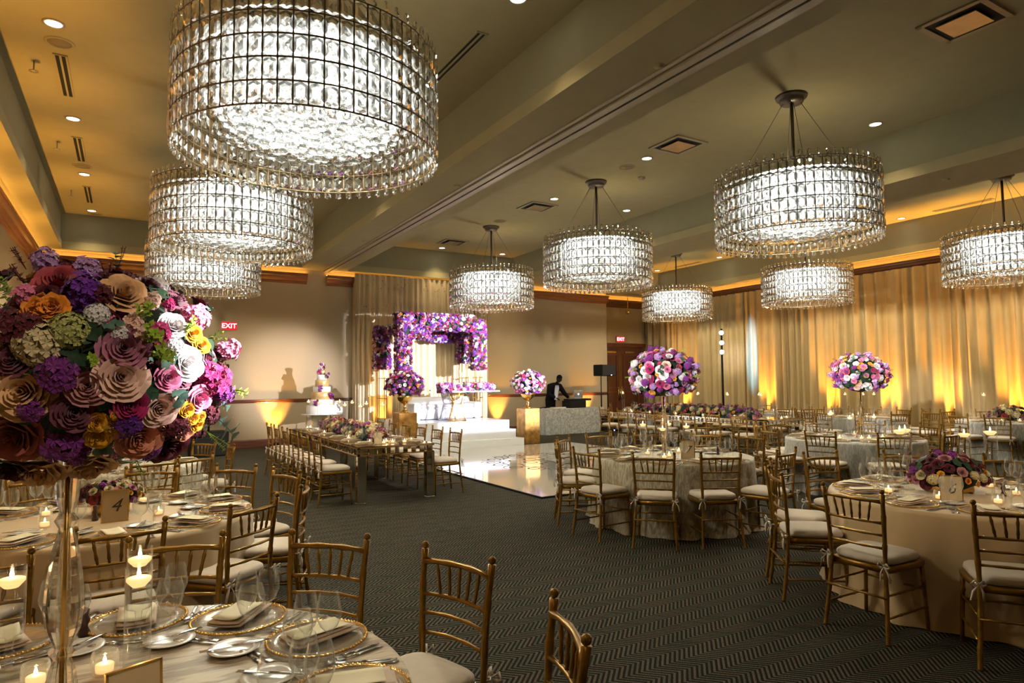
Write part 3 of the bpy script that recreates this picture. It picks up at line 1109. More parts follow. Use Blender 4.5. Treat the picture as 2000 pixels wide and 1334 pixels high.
stb = thing('sweetheart_table', (7.62, 15.1, SZ), 0, 'white slab sweetheart table on wire hourglass bases on the stage', 'table')
lk('tabletop', rbox(MB(), 0, 0, 0.737, 1.36, 0.85, 0.035, r=0.015).mesh('tabletop', M['stagew']), stb, I4)
for (x, y), mt in (((-0.46, -0.22), M['goldb']), ((-0.42, 0.42), M['steel'])):
    pb = lk('pedestal', wire_base(mt), stb, T(x, y, 0))
    for z, r_1 in ((0.012, 0.235), (0.712, 0.195)):
        lk('ring', ring_mb(r_1, z, 0.01, 24).mesh('ring', mt), pb, I4)

# ---------------------------------------------------------------- pedestals with urns
ped = rbox(MB(), 0, 0, 0.455, 0.44, 0.44, 0.91, r=0.006).mesh('gold_pedestal', M['goldleaf'], False)
urn = MB().lathe([(0, 0), (0.10, 0.0), (0.11, 0.015), (0.075, 0.035), (0.04, 0.06), (0.03, 0.10), (0.045, 0.13), (0.03, 0.16), (0.035, 0.2),
                  (0.09, 0.23), (0.16, 0.29), (0.19, 0.36), (0.20, 0.40), (0.185, 0.40), (0.15, 0.30), (0, 0.25)], 20).mesh('urn', M['goldb'])
PEDS = [((5.62, 14.5), 'left of the stage'), ((9.08, 14.58), 'right of the stage')]
for (x, y), wd in PEDS:
    lk('gold_pedestal', ped, None, T(x, y, 0), label='square gold leaf pedestal box standing ' + wd, category='pedestal')

# shutter frame of the stage projector (mounted right of the picture): a rectangular gate just in front of its lamp
src = Vector((11.2, 2.6, 3.2))
gate = []
for X_, Z_ in ((5.36, -0.3), (9.55, -0.3), (9.55, 3.5), (5.36, 3.5)):
    gate.append(src + (Vector((X_, 17.5, Z_)) - src) * 0.045)
big_ = []
cg = sum(gate, Vector()) / 4
for g_ in gate:
    big_.append(cg + (g_ - cg) * 2.6)
b = MB()
b.add([tuple(v) for v in gate + big_] + [tuple(v + Vector((0, 0.004, 0))) for v in gate + big_],
      [(0, 1, 5, 4), (1, 2, 6, 5), (2, 3, 7, 6), (3, 0, 4, 7), (12, 13, 9, 8), (13, 14, 10, 9), (14, 15, 11, 10), (15, 12, 8, 11)])
b.tube([tuple(src + Vector((0.4, -0.15, 0))), tuple(src + Vector((0.4, -0.15, 1.4)))], 0.02, 6)
lk('projector_shutter', b.mesh('projector_shutter', M['black'], False), None, I4, label='black shutter gate of the stage projector outside the right of the picture',
   category='projector')
# ---------------------------------------------------------------- chairs
def chair_meshes():
    q = {}
    def post(sx):
        pts = [(sx * 0.207, -0.25, 0.0), (sx * 0.198, -0.232, 0.12), (sx * 0.185, -0.21, 0.30), (sx * 0.178, -0.198, 0.44),
               (sx * 0.182, -0.20, 0.58), (sx * 0.190, -0.213, 0.76), (sx * 0.197, -0.232, 0.895)]
        b = MB()
        P, r = [], []
        for i in range(len(pts) - 1):
            a, c = Vector(pts[i]), Vector(pts[i + 1])
            P += [a, a.lerp(c, 0.06), a.lerp(c, 0.5)]
            r += [0.0165, 0.0135, 0.013]
        P.append(Vector(pts[-1]))
        r.append(0.0165)
        b.tube(P, r, 8)
        top = pts[-1]
        b.ball((top[0], top[1], top[2] + 0.016), 0.0165, n=8, m=5)
        return b
    def front(sx):
        b = MB()
        zs = [0, 0.02, 0.14, 0.15, 0.16, 0.30, 0.31, 0.32, 0.43]
        rr = [0.010, 0.012, 0.0125, 0.016, 0.0125, 0.013, 0.017, 0.013, 0.015]
        b.tube([(sx * (0.205 - 0.02 * z / 0.43), 0.195 - 0.012 * z / 0.43, z) for z in zs], rr, 8)
        return b
    def rail(z, wx, yb, r, bow=0.028, n=7, joints=True):
        b = MB()
        P, R_ = [], []
        for i in range(n):
            u = -1 + 2 * i / (n - 1)
            P.append((u * wx, yb - bow * (1 - u * u), z + 0.004 * (1 - u * u)))
            R_.append(r * (1.28 if (i % 2 == 0 and joints) else 0.95))
        return b.tube(P, R_, 6)
    q['post_l'], q['post_r'] = post(-1), post(1)
    q['front_l'], q['front_r'] = front(-1), front(1)
    q['top_rail'] = rail(0.848, 0.193, -0.222, 0.0115)
    q['r1'] = rail(0.715, 0.187, -0.208, 0.0085)
    q['r2'] = rail(0.640, 0.184, -0.202, 0.0075)
    q['r3'] = rail(0.560, 0.181, -0.198, 0.0075)
    for i in range(5):
        u = (i - 2) / 2 * 0.66
        b = MB()
        yt = -0.222 - 0.028 * (1 - u * u)
        yb = -0.208 - 0.028 * (1 - (u * 0.8) ** 2)
        zs = [0, 0.2, 0.25, 0.5, 0.75, 0.8, 1]
        b.tube([(0.187 * u * (0.80 + 0.20 * z), yb + (yt - yb) * z, 0.716 + 0.132 * z) for z in zs], [0.006, 0.007, 0.0095, 0.0065, 0.0095, 0.007, 0.006], 6)
        q['sp%d' % i] = b
    # seat: wooden frame slightly wider in front
    b = MB()
    def seat_ring(z, k):
        out = []
        for (x, y) in ((-0.182, -0.198), (0.182, -0.198), (0.196, -0.12), (0.213, 0.12), (0.205, 0.185), (0.17, 0.207), (-0.17, 0.207), (-0.205, 0.185), (-0.213, 0.12), (-0.196, -0.12)):
            out.append((x * k, y * k, z))
        return out
    vs = seat_ring(0.405, 0.97) + seat_ring(0.415, 1.0) + seat_ring(0.44, 1.0) + seat_ring(0.446, 0.96)
    fs = [tuple(reversed(range(10))), tuple(range(30, 40))]
    for l in range(3):
        for i in range(10):
            j = (i + 1) % 10
            fs.append((l * 10 + i, l * 10 + j, l * 10 + 10 + j, l * 10 + 10 + i))
    b.add(vs, fs)
    q['seat'] = b
    b = MB()
    def cu(z, k):
        out = []
        for i in range(20):
            a = 2 * PI * i / 20
            c_, s_ = cos(a), sin(a)
            e = 0.45
            x = math.copysign(abs(c_) ** e, c_) * (0.186 + 0.02 * (s_ > 0) * abs(s_) + 0.004)
            y = math.copysign(abs(s_) ** e, s_) * 0.196
            out.append((x * k, y * k + 0.006, z))
        return out
    lev = [(0.447, 0.93), (0.452, 0.99), (0.468, 1.02), (0.486, 1.0), (0.497, 0.93), (0.503, 0.75), (0.505, 0.3)]
    vs = []
    for z, k in lev:
        vs += cu(z, k)
    fs = [tuple(reversed(range(20))), tuple(range(120, 140))]
    for l in range(6):
        for i in range(20):
            j = (i + 1) % 20
            fs.append((l * 20 + i, l * 20 + j, l * 20 + 20 + j, l * 20 + 20 + i))
    b.add(vs, fs)
    q['cushion'] = b
    def st_(p, r=0.0075):
        a, c = Vector(p[0]), Vector(p[1])
        return MB().tube([a, a.lerp(c, 0.3), a.lerp(c, 0.33), a.lerp(c, 0.36), a.lerp(c, 0.64), a.lerp(c, 0.67), a.lerp(c, 0.7), c], [r, r, r * 1.4, r, r, r * 1.4, r, r], 6)
    q['st0'] = st_(((-0.2, -0.236, 0.27), (0.2, -0.236, 0.27)))
    q['st1'] = st_(((-0.195, 0.187, 0.26), (0.195, 0.187, 0.26)))
    for i, sx in ((2, -1), (4, 1)):
        q['st%d' % i] = st_(((sx * 0.2, -0.232, 0.15), (sx * 0.2, 0.19, 0.15)))
        q['st%d' % (i + 1)] = st_(((sx * 0.192, -0.214, 0.28), (sx * 0.195, 0.188, 0.28)))
    for nm, sx in (('tie_l', -1), ('tie_r', 1)):
        b = MB()
        x, y, z = sx * 0.186, -0.212, 0.462
        for hx, hz in ((0.045, 0.02), (-0.03, 0.028)):
            b.tube([(x, y - 0.016, z), (x + sx * hx * 0.6, y - 0.035, z + hz), (x + sx * hx, y - 0.03, z), (x + sx * hx * 0.5, y - 0.024, z - 0.012), (x, y - 0.016, z)],
                   [0.004, 0.009, 0.006, 0.009, 0.004], 5, flat=0.5)
        for hx in (0.035, -0.012):
            b.tube([(x, y - 0.016, z), (x + sx * hx, y - 0.032, z - 0.04), (x + sx * hx * 1.3, y - 0.03, z - 0.09)], [0.004, 0.008, 0.009], 5, flat=0.4)
        b.tube([(x + 0.016, y, z), (x, y - 0.017, z), (x - 0.016, y, z), (x, y + 0.017, z), (x + 0.016, y, z)], 0.005, 4)
        q[nm] = b
    return q


CQ = chair_meshes()
NM = dict(post_l='rear_post', post_r='rear_post', front_l='front_leg', front_r='front_leg', top_rail='top_rail', r1='back_rail', r2='back_rail', r3='back_rail',
          seat='seat', cushion='cushion', tie_l='tie', tie_r='tie')
MT = dict(cushion=M['cushion'], tie_l=M['tie'], tie_r=M['tie'])
SPEC_CHAIR = ('chiavari_chair', None, [])
for kk, mb in CQ.items():
    nm = NM.get(kk, 'spindle' if kk.startswith('sp') else 'stretcher')
    SPEC_CHAIR[2].append((nm, mb.mesh(nm, MT.get(kk, M['gold'])), I4))
fr = MB()
for kk, mb in CQ.items():
    if kk not in MT:
        fr.merge(mb, I4)
ti = MB()
ti.merge(CQ['tie_l'], I4)
ti.merge(CQ['tie_r'], I4)
SPEC_FAR = ('chiavari_chair', None, [('frame', fr.mesh('frame', M['gold']), I4), ('cushion', SPEC_CHAIR[2][[p[0] for p in SPEC_CHAIR[2]].index('cushion')][1], I4),
                                     ('ties', ti.mesh('ties', M['tie']), I4)])


def chair(x, y, rz, label, group, fine=True):
    return spawn(SPEC_CHAIR if fine else SPEC_FAR, (x, y, 0), rz, label, 'chair', group)


def ring_chairs(tc, backs, desc, fine=True, extra=()):
    """backs: middles of the chairs' top rails; seats numbered clockwise from the side nearest the camera; extra seats carry no chair"""
    base = math.atan2(-tc[1], -tc[0])
    items = [(bx, by, 1) for bx, by in backs] + [(bx, by, 0) for bx, by in extra]
    od = ordlabels(items, lambda q: (base - math.atan2(q[1] - tc[1], q[0] - tc[0])) % (2 * PI))
    out = []
    for (bx, by, c), o_ in zip(items, od):
        a = math.atan2(by - tc[1], bx - tc[0])
        out.append((a, o_))
        if c:
            ux, uy = -cos(a), -sin(a)
            chair(bx + ux * 0.235, by + uy * 0.235, math.atan2(uy, ux) - PI / 2 + 0.06 * sin(7 * a),
                  'gold chair, %s clockwise from the near side of %s' % (o_, desc), 'chairs at ' + desc, fine)
    return out


def polar(c, r, degs):
    return [(c[0] + r * cos(math.radians(d)), c[1] + r * sin(math.radians(d))) for d in degs]


# ---------------------------------------------------------------- flowers
FC = dict(dusty_red=(.42, .05, .07), peach=(.85, .50, .24), orange=(.85, .28, .02), cream=(.70, .58, .32), lime_cream=(.42, .42, .13),
          mauve=(.48, .17, .26), blush=(.90, .56, .44), dusty_pink=(.52, .22, .22), dusk=(.17, .045, .07), magenta=(.42, .015, .12),
          yellow=(.85, .42, .015), salmon=(.72, .28, .17), burgundy=(.11, .006, .018), coral=(.50, .13, .09), purple=(.22, .025, .24),
          violet=(.14, .02, .30), lilac=(.48, .27, .55), white=(.85, .80, .78), pink=(.75, .20, .36), lime=(.30, .42, .03),
          green=(.012, .045, .014), sage=(.08, .17, .12))
FM = {k: pm('flower_' + k, v, 0.6, amt=0.18, scale=3.0, sheen=0.2, rnd=0.12, spec=0.3) for k, v in FC.items()}
FM['foam'] = pm('dark_foliage', (0.008, 0.022, 0.009), 0.9, amt=0.5, scale=20, bump=0.5)


def rose_mb(seed, hi, ruffle=0.0):
    r = random.Random(seed)
    b = MB()
    layers = [(0.10, 2, 1.0, 0.6), (0.19, 3, 1.0, .6), (0.30, 4, 0.97, 0.55), (0.43, 4, 0.93, 0.5), (0.58, 5, 0.86, 0.5), (0.76, 5, 0.74, 0.5), (0.97, 6, 0.58, 0.5)] if hi else \
             [(0.24, 3, 0.98, 0.6), (0.55, 4, 0.88, 0.5), (0.92, 5, 0.62, 0.55)]
    nu, nv = (4, 4) if hi else (3, 2)
    for li, (R_, n, H, wd) in enumerate(layers):
        a0 = r.uniform(0, 6)
        for k in range(n):
            a = a0 + 2 * PI * k / n + r.uniform(-.12, .12)
            half = PI / n * 1.35
            vs = []
            for j in range(nv + 1):
                v = j / nv
                for i in range(nu + 1):
                    u = -1 + 2 * i / nu
                    rr = R_ * (0.22 + 0.72 * v ** 0.65) * (1 + 0.05 * u)
                    if v > 0.75:
                        rr += 0.14 * R_ * (v - 0.75) * 4 * (1 - 0.5 * abs(u))
                    z = H * v ** 1.15 * (1 - 0.28 * u * u * v) - 0.10 * (v > 0.99) * (li >= 1)
                    if ruffle:
                        rr += r.uniform(-ruffle, ruffle) * v
                        z += r.uniform(-ruffle, ruffle) * v
                    aa = a + u * half * (0.5 + 0.5 * v ** 0.5) * (1 - 0.12 * v)
                    vs.append((rr * cos(aa), rr * sin(aa), z * 0.9 - 0.25))
            m = nu + 1
            fs = [(j * m + i, j * m + i + 1, (j + 1) * m + i + 1, (j + 1) * m + i) for j in range(nv) for i in range(nu)]
            b.add(vs, fs)
    b.lathe([(0, -0.35), (0.35, -0.25), (0.5, -0.05)], 6)
    return b


def floret(b, c, nrm, s, n=5, r=None):
    q = Vector(nrm).to_track_quat('Z', 'Y').to_matrix().to_4x4()
    m = T(*c) @ q
    a0 = (r or rng).uniform(0, 3)
    for k in range(n):
        a = a0 + 2 * PI * k / n
        da = PI / n * 0.85
        pts = [(0, 0, 0), (s * .75 * cos(a - da), s * .75 * sin(a - da), s * .25), (s * cos(a), s * sin(a), s * .12), (s * .75 * cos(a + da), s * .75 * sin(a + da), s * .25)]
        b.add([tuple(m @ Vector(p)) for p in pts], [(0, 1, 2, 3)])


def fib(n, k):
    z = 1 - 2 * (k + 0.5) / n
    a = k * 2.399963
    s = math.sqrt(max(0, 1 - z * z))
    return Vector((s * cos(a), s * sin(a), z))


def stock_mb(seed, hi):
    r = random.Random(seed)
    b = MB()
    n = 44 if hi else 12
    for k in range(n):
        d = fib(n, k)
        if d.z < -0.55:
            continue
        p = Vector((d.x * 0.62, d.y * 0.62, d.z * 0.85)) * r.uniform(0.75, 1.15)
        floret(b, p, (d.x + r.uniform(-.4, .4), d.y + r.uniform(-.4, .4), d.z + .3), 0.30 if hi else 0.5, 5 if hi else 4, r)
    b.ball((0, 0, -0.1), 0.45, 0.45, 0.6, 6, 4)
    return b


def hydr_mb(seed, hi):
    r = random.Random(seed)
    b = MB()
    n = 70 if hi else 24
    for k in range(n):
        d = fib(n, k)
        if d.z < -0.4:
            continue
        p = Vector((d.x * 0.85, d.y * 0.85, d.z * 0.65))
        floret(b, p, (d.x + r.uniform(-.3, .3), d.y + r.uniform(-.3, .3), d.z), 0.26 if hi else 0.36, 4, r)
    b.ball((0, 0, -0.05), 0.72, 0.72, 0.55, 8, 4)
    return b


def leafpatch(b, base, d, nrm, ln, wd, n=4):
    d = Vector(d).normalized()
    s = d.cross(Vector(nrm)).normalized()
    nn = s.cross(d).normalized()
    vs = []
    for i in range(n + 1):
        t = i / n
        w_ = wd * sin(PI * min(1, t * 0.95 + 0.05)) ** 0.8 * (1 if t < 0.5 else 1)
        c = Vector(base) + d * ln * t - nn * (0.25 * ln * t * t)
        vs += [tuple(c - s * w_ + nn * w_ * 0.25), tuple(c), tuple(c + s * w_ + nn * w_ * 0.25)]
    fs = []
    for i in range(n):
        a = 3 * i
        fs += [(a, a + 1, a + 4, a + 3), (a + 1, a + 2, a + 5, a + 4)]
    b.add(vs, fs)


def leaf_mb(seed):
    r = random.Random(seed)
    b = MB()
    for k in range(3):
        a = r.uniform(0, 6)
        leafpatch(b, (0, 0, -0.1), (cos(a), sin(a), 0.35), (0, 0, 1), 1.3, 0.48)
    return b


def euc_mb(seed):
    r = random.Random(seed)
    b = MB()
    b.tube([(0, 0, -0.4), (0.2, 0, 0.4), (0.5, 0, 1.1)], 0.03, 4)
    for k in range(6):
        t = k / 6
        a = k * 2.4
        leafpatch(b, (0.5 * t, 0, -0.2 + 1.3 * t), (cos(a), sin(a), 0.5), (0, 0, 1), 0.7, 0.34, 3)
    return b


def sprig_mb(seed, hi=True):
    r = random.Random(seed)
    b = MB()
    for s_ in range(3 if hi else 2):
        ax, ay = r.uniform(-.5, .5), r.uniform(-.5, .5)
        b.tube([(0, 0, -0.6), (ax * .5, ay * .5, 0.3), (ax, ay, 1.2)], 0.03, 3)
        for k in range(9 if hi else 5):
            t = 0.25 + 0.75 * k / 9
            c = (ax * t, ay * t, -0.6 + 1.8 * t)
            a = k * 2.4
            leafpatch(b, c, (cos(a), sin(a), 0.6), (0, 0, 1), 0.34, 0.12, 2)
    return b


FMB = {}
FME = {}


def fmb(kind, var, hi):
    k = (kind, var, hi)
    if k not in FMB:
        sd = var * 7 + 3
        FMB[k] = dict(rose=lambda: rose_mb(sd, hi), ranunculus=lambda: rose_mb(sd + 50, hi), carnation=lambda: rose_mb(sd + 90, hi, 0.09),
                      stock=lambda: stock_mb(sd, hi), hydrangea=lambda: hydr_mb(sd, hi), leaf=lambda: leaf_mb(sd),
                      eucalyptus=lambda: euc_mb(sd), sprig=lambda: sprig_mb(sd, hi))[kind]()
    return FMB[k]


def fme(kind, col, var, hi):
    k = (kind, col, var, hi)
    if k not in FME:
        FME[k] = fmb(kind, var, hi).mesh(kind, FM[col], kind not in ('stock', 'hydrangea', 'sprig'))
    return FME[k]


def fmtx(p, d, s, spin):
    q = Vector(d).to_track_quat('Z', 'Y').to_matrix().to_4x4()
    return T(*p) @ q @ RZ(spin) @ S(s)


PAL_BRIGHT = [('rose', 'pink', 9), ('rose', 'white', 13), ('rose', 'blush', 6), ('rose', 'magenta', 9), ('stock', 'purple', 14), ('stock', 'lilac', 8),
              ('stock', 'pink', 5), ('rose', 'dusty_red', 6), ('ranunculus', 'yellow', 8), ('hydrangea', 'white', 4), ('sprig', 'lime', 6), ('leaf', 'green', 4),
              ('eucalyptus', 'sage', 4), ('rose', 'mauve', 7), ('stock', 'lilac', 4)]
PAL_ARCH = [('stock', 'purple', 18), ('stock', 'violet', 12), ('rose', 'white', 20), ('rose', 'magenta', 12), ('rose', 'mauve', 8), ('ranunculus', 'yellow', 8),
            ('stock', 'lilac', 4), ('leaf', 'green', 8), ('rose', 'pink', 4), ('stock', 'burgundy', 12)]
PAL_LOW = [('rose', 'mauve', 9), ('rose', 'burgundy', 9), ('rose', 'dusty_pink', 8), ('hydrangea', 'cream', 11), ('stock', 'purple', 7), ('ranunculus', 'yellow', 13),
           ('rose', 'cream', 8), ('leaf', 'green', 9), ('rose', 'dusk', 9), ('stock', 'burgundy', 5), ('ranunculus', 'orange', 4), ('rose', 'dusty_red', 6)]


def pick(pal, r):
    t = r.uniform(0, sum(p[2] for p in pal))
    for k, c, w_ in pal:
        t -= w_
        if t <= 0:
            return k, c
    return pal[0][:2]


PN = dict(rose='rose', ranunculus='ranunculus', carnation='carnation', stock='stock_flower', hydrangea='hydrangea', leaf='leaf_cluster', eucalyptus='eucalyptus_sprig',
          sprig='greenery_sprig')


def put_flower(parent, kind, col, p, d, s, r, hi):
    lk(PN[kind], fme(kind, col, r.randrange(3), hi), parent, fmtx(p, d, s, r.uniform(0, 6)))


def bouquet(parent, c, rx, rz, n, pal, size, seed, hi, zmin=-0.75, avoid=()):
    r = random.Random(seed)
    c = Vector(c)
    core = MB().ball(tuple(c), rx * 0.80, rx * 0.80, rz * 0.80, 14, 8)
    core.v = [(x + r.uniform(-.02, .02), y + r.uniform(-.02, .02), z + r.uniform(-.02, .02)) for x, y, z in core.v]
    lk('foliage_core', core.mesh('foliage_core', FM['foam']), parent, I4, kind='stuff')
    for k in range(n):
        d = fib(n, k)
        if d.z < zmin:
            continue
        d = Vector((d.x + r.uniform(-.12, .12), d.y + r.uniform(-.12, .12), d.z + r.uniform(-.1, .1))).normalized()
        kind, col = pick(pal, r)
        g = r.uniform(0.84, 1.05) if kind not in ('sprig', 'eucalyptus', 'leaf') else r.uniform(0.9, 1.03)
        p = c + Vector((d.x * rx * g, d.y * rx * g, d.z * rz * g))
        if any((p - Vector(q)).length < s_ for q, s_ in avoid):
            continue
        s = size * r.uniform(0.8, 1.25) * (0.7 if kind == 'ranunculus' else 1.0)
        put_flower(parent, kind, col, p, Vector((d.x / rx, d.y / rx, d.z / rz)), s, r, hi)


def flower_box(parent, boxes, dens, pal, size, seed, max_parts, faces='front'):
    """flowers over the faces of boxes (x0,x1,y0,y1,z0,z1); the first max_parts as parts, the rest as stuff"""
    r = random.Random(seed)
    pts = []
    core = MB()
    for (x0, x1, y0, y1, z0, z1) in boxes:
        core.box((x0 + x1) / 2, (y0 + y1) / 2, (z0 + z1) / 2, (x1 - x0) * .8, (y1 - y0) * .8, (z1 - z0) * .9)
        fl = [((x0, x1), (y0, y0), (z0, z1), (0, -1, 0)), ((x0, x0), (y0, y1), (z0, z1), (-1, 0, 0)), ((x1, x1), (y0, y1), (z0, z1), (1, 0, 0)),
              ((x0, x1), (y0, y1), (z1, z1), (0, 0, 1)), ((x0, x1), (y0, y1), (z0, z0), (0, 0, -1)), ((x0, x1), (y1, y1), (z0, z1), (0, 1, 0))]
        for fx, fy, fz, nn in fl:
            ext = [v[1] - v[0] for v in (fx, fy, fz) if v[1] > v[0]]
            cnt = int(ext[0] * ext[1] * dens) + 1
            for _ in range(cnt):
                p = (r.uniform(*fx), r.uniform(*fy), r.uniform(*fz))
                d = Vector((nn[0] + r.uniform(-.5, .5), nn[1] + r.uniform(-.5, .5), nn[2] + r.uniform(-.4, .5)))
                pts.append((p, d, nn))
    lk('foliage_core', core.mesh('foliage_core', FM['foam'], False), parent, I4, kind='stuff')
    pr = {(0, -1, 0): 0, (-1, 0, 0): 1, (0, 0, 1): 2}
    pts.sort(key=lambda q: pr.get(q[2], 3) + r.random() * 0.5)
    rest = {}
    for i, (p, d, nn) in enumerate(pts):
        kind, col = pick(pal, r)
        s = size * r.uniform(0.8, 1.25) * (0.75 if kind == 'ranunculus' else 1.0)
        if i < max_parts:
            put_flower(parent, kind, col, p, d, s, r, False)
        else:
            rest.setdefault(col, []).append((fmb(kind, r.randrange(3), False), fmtx(p, d, s, r.uniform(0, 6))))
    if rest:
        b = MB()
        mats = []
        for i, (col, L_) in enumerate(rest.items()):
            mats.append(FM[col])
            b.mi = i
            for mb, m in L_:
                b.merge(mb, m)
        lk('flower_filler', b.mesh('flower_filler', mats), parent, I4, kind='stuff')


# ---------------------------------------------------------------- tableware meshes
GL = {}
for hi, n in ((1, 20), (0, 9)):
    GL['wine', hi] = MB().lathe([(0, 0.002), (0.034, 0.0), (0.036, 0.003), (0.006, 0.008), (0.0042, 0.02), (0.0038, 0.085), (0.008, 0.095), (0.028, 0.115), (0.038, 0.14),
                                 (0.039, 0.158), (0.035, 0.185), (0.029, 0.215)], n).mesh('wine_glass', M['glass'])
    GL['goblet', hi] = MB().lathe([(0, 0.002), (0.036, 0.0), (0.038, 0.003), (0.007, 0.008), (0.0048, 0.02), (0.0045, 0.07), (0.010, 0.08), (0.034, 0.10), (0.044, 0.13),
                                   (0.045, 0.150), (0.040, 0.175), (0.036, 0.190)], n).mesh('water_goblet', M['glass'])
beads = {}
for hi, nb in ((1, 72), (0, 0)):
    b = ring_mb(0.160, 0.008, 0.004, 48 if hi else 24, 4)
    if nb:
        for k in range(nb):
            a = 2 * PI * k / nb
            b.ball((0.163 * cos(a), 0.163 * sin(a), 0.010), 0.0062, n=5, m=3)
    beads[hi] = b.mesh('beaded_rim', M['goldb'])
char_me = MB().lathe([(0, 0.004), (0.10, 0.004), (0.125, 0.008), (0.16, 0.010), (0.16, 0.006), (0.12, 0.002), (0, 0.001)], 32).mesh('charger_plate', M['cglass'])
SPEC_CHARGER = {h: ('charger_plate', char_me, [('beaded_rim', beads[h], I4)]) for h in (1, 0)}


def pillow(b, cx, cyy, z, sx, sy, t, rz=0.0, curl=0.0):
    vs = []
    n, m = 6, 4
    for side in (0, 1):
        for j in range(m + 1):
            for i in range(n + 1):
                u, v = -1 + 2 * i / n, -1 + 2 * j / m
                x, y = u * sx / 2, v * sy / 2
                zz = z + curl * (u * u) + (t if side else 0) * (1 - 0.5 * max(abs(u), abs(v)) ** 4)
                vs.append((cx + x * cos(rz) - y * sin(rz), cyy + x * sin(rz) + y * cos(rz), zz))
    q = (n + 1) * (m + 1)
    fs = []
    for j in range(m):
        for i in range(n):
            a = j * (n + 1) + i
            fs.append((a, a + n + 1, a + n + 2, a + 1))
            fs.append((q + a, q + a + 1, q + a + n + 2, q + a + n + 1))
    for i in range(n):
        fs.append((i, i + 1, q + i + 1, q + i))
        a = m * (n + 1) + i
        fs.append((a + 1, a, q + a, q + a + 1))
    for j in range(m):
        a = j * (n + 1)
        fs.append((a + n + 1, a, q + a, q + a + n + 1))
        a += n
        fs.append((a, a + n + 1, q + a + n + 1, q + a))
    b.add(vs, fs)
    return b


nap = MB()
pillow(nap, 0, -0.012, 0.012, 0.125, 0.235, 0.010, 0, 0.004)
pillow(nap, 0.006, -0.006, 0.022, 0.115, 0.225, 0.008, 0.03, 0.004)
napkin_me = nap.mesh('folded_napkin', M['napkin'])
menu_me = pillow(MB(), 0, 0, 0.034, 0.10, 0.19, 0.0015, 0.0, 0.006).mesh('menu_card', M['menu'])
bread_me = MB().lathe([(0, 0.006), (0.048, 0.006), (0.056, 0.010), (0.080, 0.014), (0.081, 0.012), (0.055, 0.003), (0.04, 0), (0, 0)], 28).mesh('bread_plate', M['china'])
b = MB()
pillow(b, 0, -0.055, 0.001, 0.012, 0.10, 0.004)
b.tube([(0, -0.01, 0.004), (0, 0.03, 0.004)], [0.004, 0.0028], 6)
pillow(b, 0, 0.045, 0.003, 0.022, 0.035, 0.002)
for i in range(4):
    b.box(-0.0082 + i * 0.0055, 0.078, 0.0045, 0.0032, 0.04, 0.002)
fork_me = b.mesh('fork', M['steel'])
b = MB()
pillow(b, 0, -0.06, 0.001, 0.013, 0.10, 0.005)
pillow(b, 0.001, 0.045, 0.002, 0.018, 0.12, 0.0015)
knife_me = b.mesh('knife', M['steel'])
b = MB()
pillow(b, 0, -0.055, 0.001, 0.011, 0.10, 0.004)
b.tube([(0, -0.01, 0.004), (0, 0.04, 0.004)], [0.004, 0.0028], 6)
b.ball((0, 0.062, 0.005), 0.016, 0.026, 0.004, 8, 4)
spoon_me = b.mesh('spoon', M['steel'])
vot_me = {h: MB().lathe([(0, 0.0), (0.030, 0.0), (0.036, 0.02), (0.038, 0.045), (0.034, 0.068), (0.032, 0.068), (0.034, 0.045), (0.032, 0.02), (0.026, 0.006), (0, 0.006)],
                        16 if h else 9).mesh('votive_glass', M['glass']) for h in (1, 0)}
vwax = MB().lathe([(0, 0.008), (0.024, 0.008), (0.025, 0.030), (0.02, 0.033), (0, 0.031)], 12).mesh('candle', M['wax'])
flame_me = MB().lathe([(0, 0), (0.0045, 0.006), (0.005, 0.012), (0.0025, 0.022), (0, 0.030)], 8).mesh('flame', M['flame'])
SPEC_VOTIVE = {h: ('votive_glass', vot_me[h], [('candle', vwax, I4, [('flame', flame_me, T(0, 0, 0.03))])]) for h in (1, 0)}


def hurricane_spec(h, stem=0.0, r=0.038, n=20):
    """floating candle in a water filled cylinder of height h on an optional glass stem"""
    prof = []
    if stem:
        prof = [(0, 0.0), (0.05, 0.0), (0.05, 0.006), (0.010, 0.014), (0.008, stem * 0.5), (0.014, stem * 0.55), (0.008, stem * 0.6), (0.012, stem * 0.92), (r, stem)]
    else:
        prof = [(0, 0), (r, 0), (r, 0.004)]
    prof += [(r, stem + h)]
    body = MB().lathe(prof, n).mesh('glass_cylinder', M['cylglass'])
    water = MB().lathe([(r - 0.0035, stem + h - 0.05), (0, stem + h - 0.045)], n).mesh('water', M['water'])
    z0 = stem + h - 0.052
    wax = MB().lathe([(0, z0 - 0.012), (r * .5, z0 - 0.01), (r * .93, z0 + 0.008), (r * .93, z0 + 0.016), (r * .7, z0 + 0.019), (0, z0 + 0.016)], n).mesh('candle', M['wax'])
    return ('floating_candle', body, [('water', water, I4), ('candle', wax, I4, [('flame', flame_me, T(0, 0, z0 + 0.016) @ S(1.2))])])


HUR = {(.16, .14): hurricane_spec(.16, .14), (.20, 0): hurricane_spec(.20, 0), (.17, .22): hurricane_spec(.17, .22), (.15, .07): hurricane_spec(.15, .07),
       (.20, .12): hurricane_spec(.20, .12), (.30, 0): hurricane_spec(.30, 0), (.17, .17): hurricane_spec(.17, .17, .034), (.20, .32): hurricane_spec(.20, .32, .042), (.20, .30): hurricane_spec(.20, .30, .042), (.20, .26): hurricane_spec(.20, .26, .042),
       (.17, .19): hurricane_spec(.17, .19), (.40, 0): hurricane_spec(.55, 0.0, .033, 12)}
shk = MB().lathe([(0, 0), (0.018, 0), (0.020, 0.01), (0.010, 0.035), (0.018, 0.055), (0.012, 0.07), (0.016, 0.09), (0, 0.1)], 12)
shk_me = shk.mesh('pepper_mill', M['pepper'])

TZ = 0.742


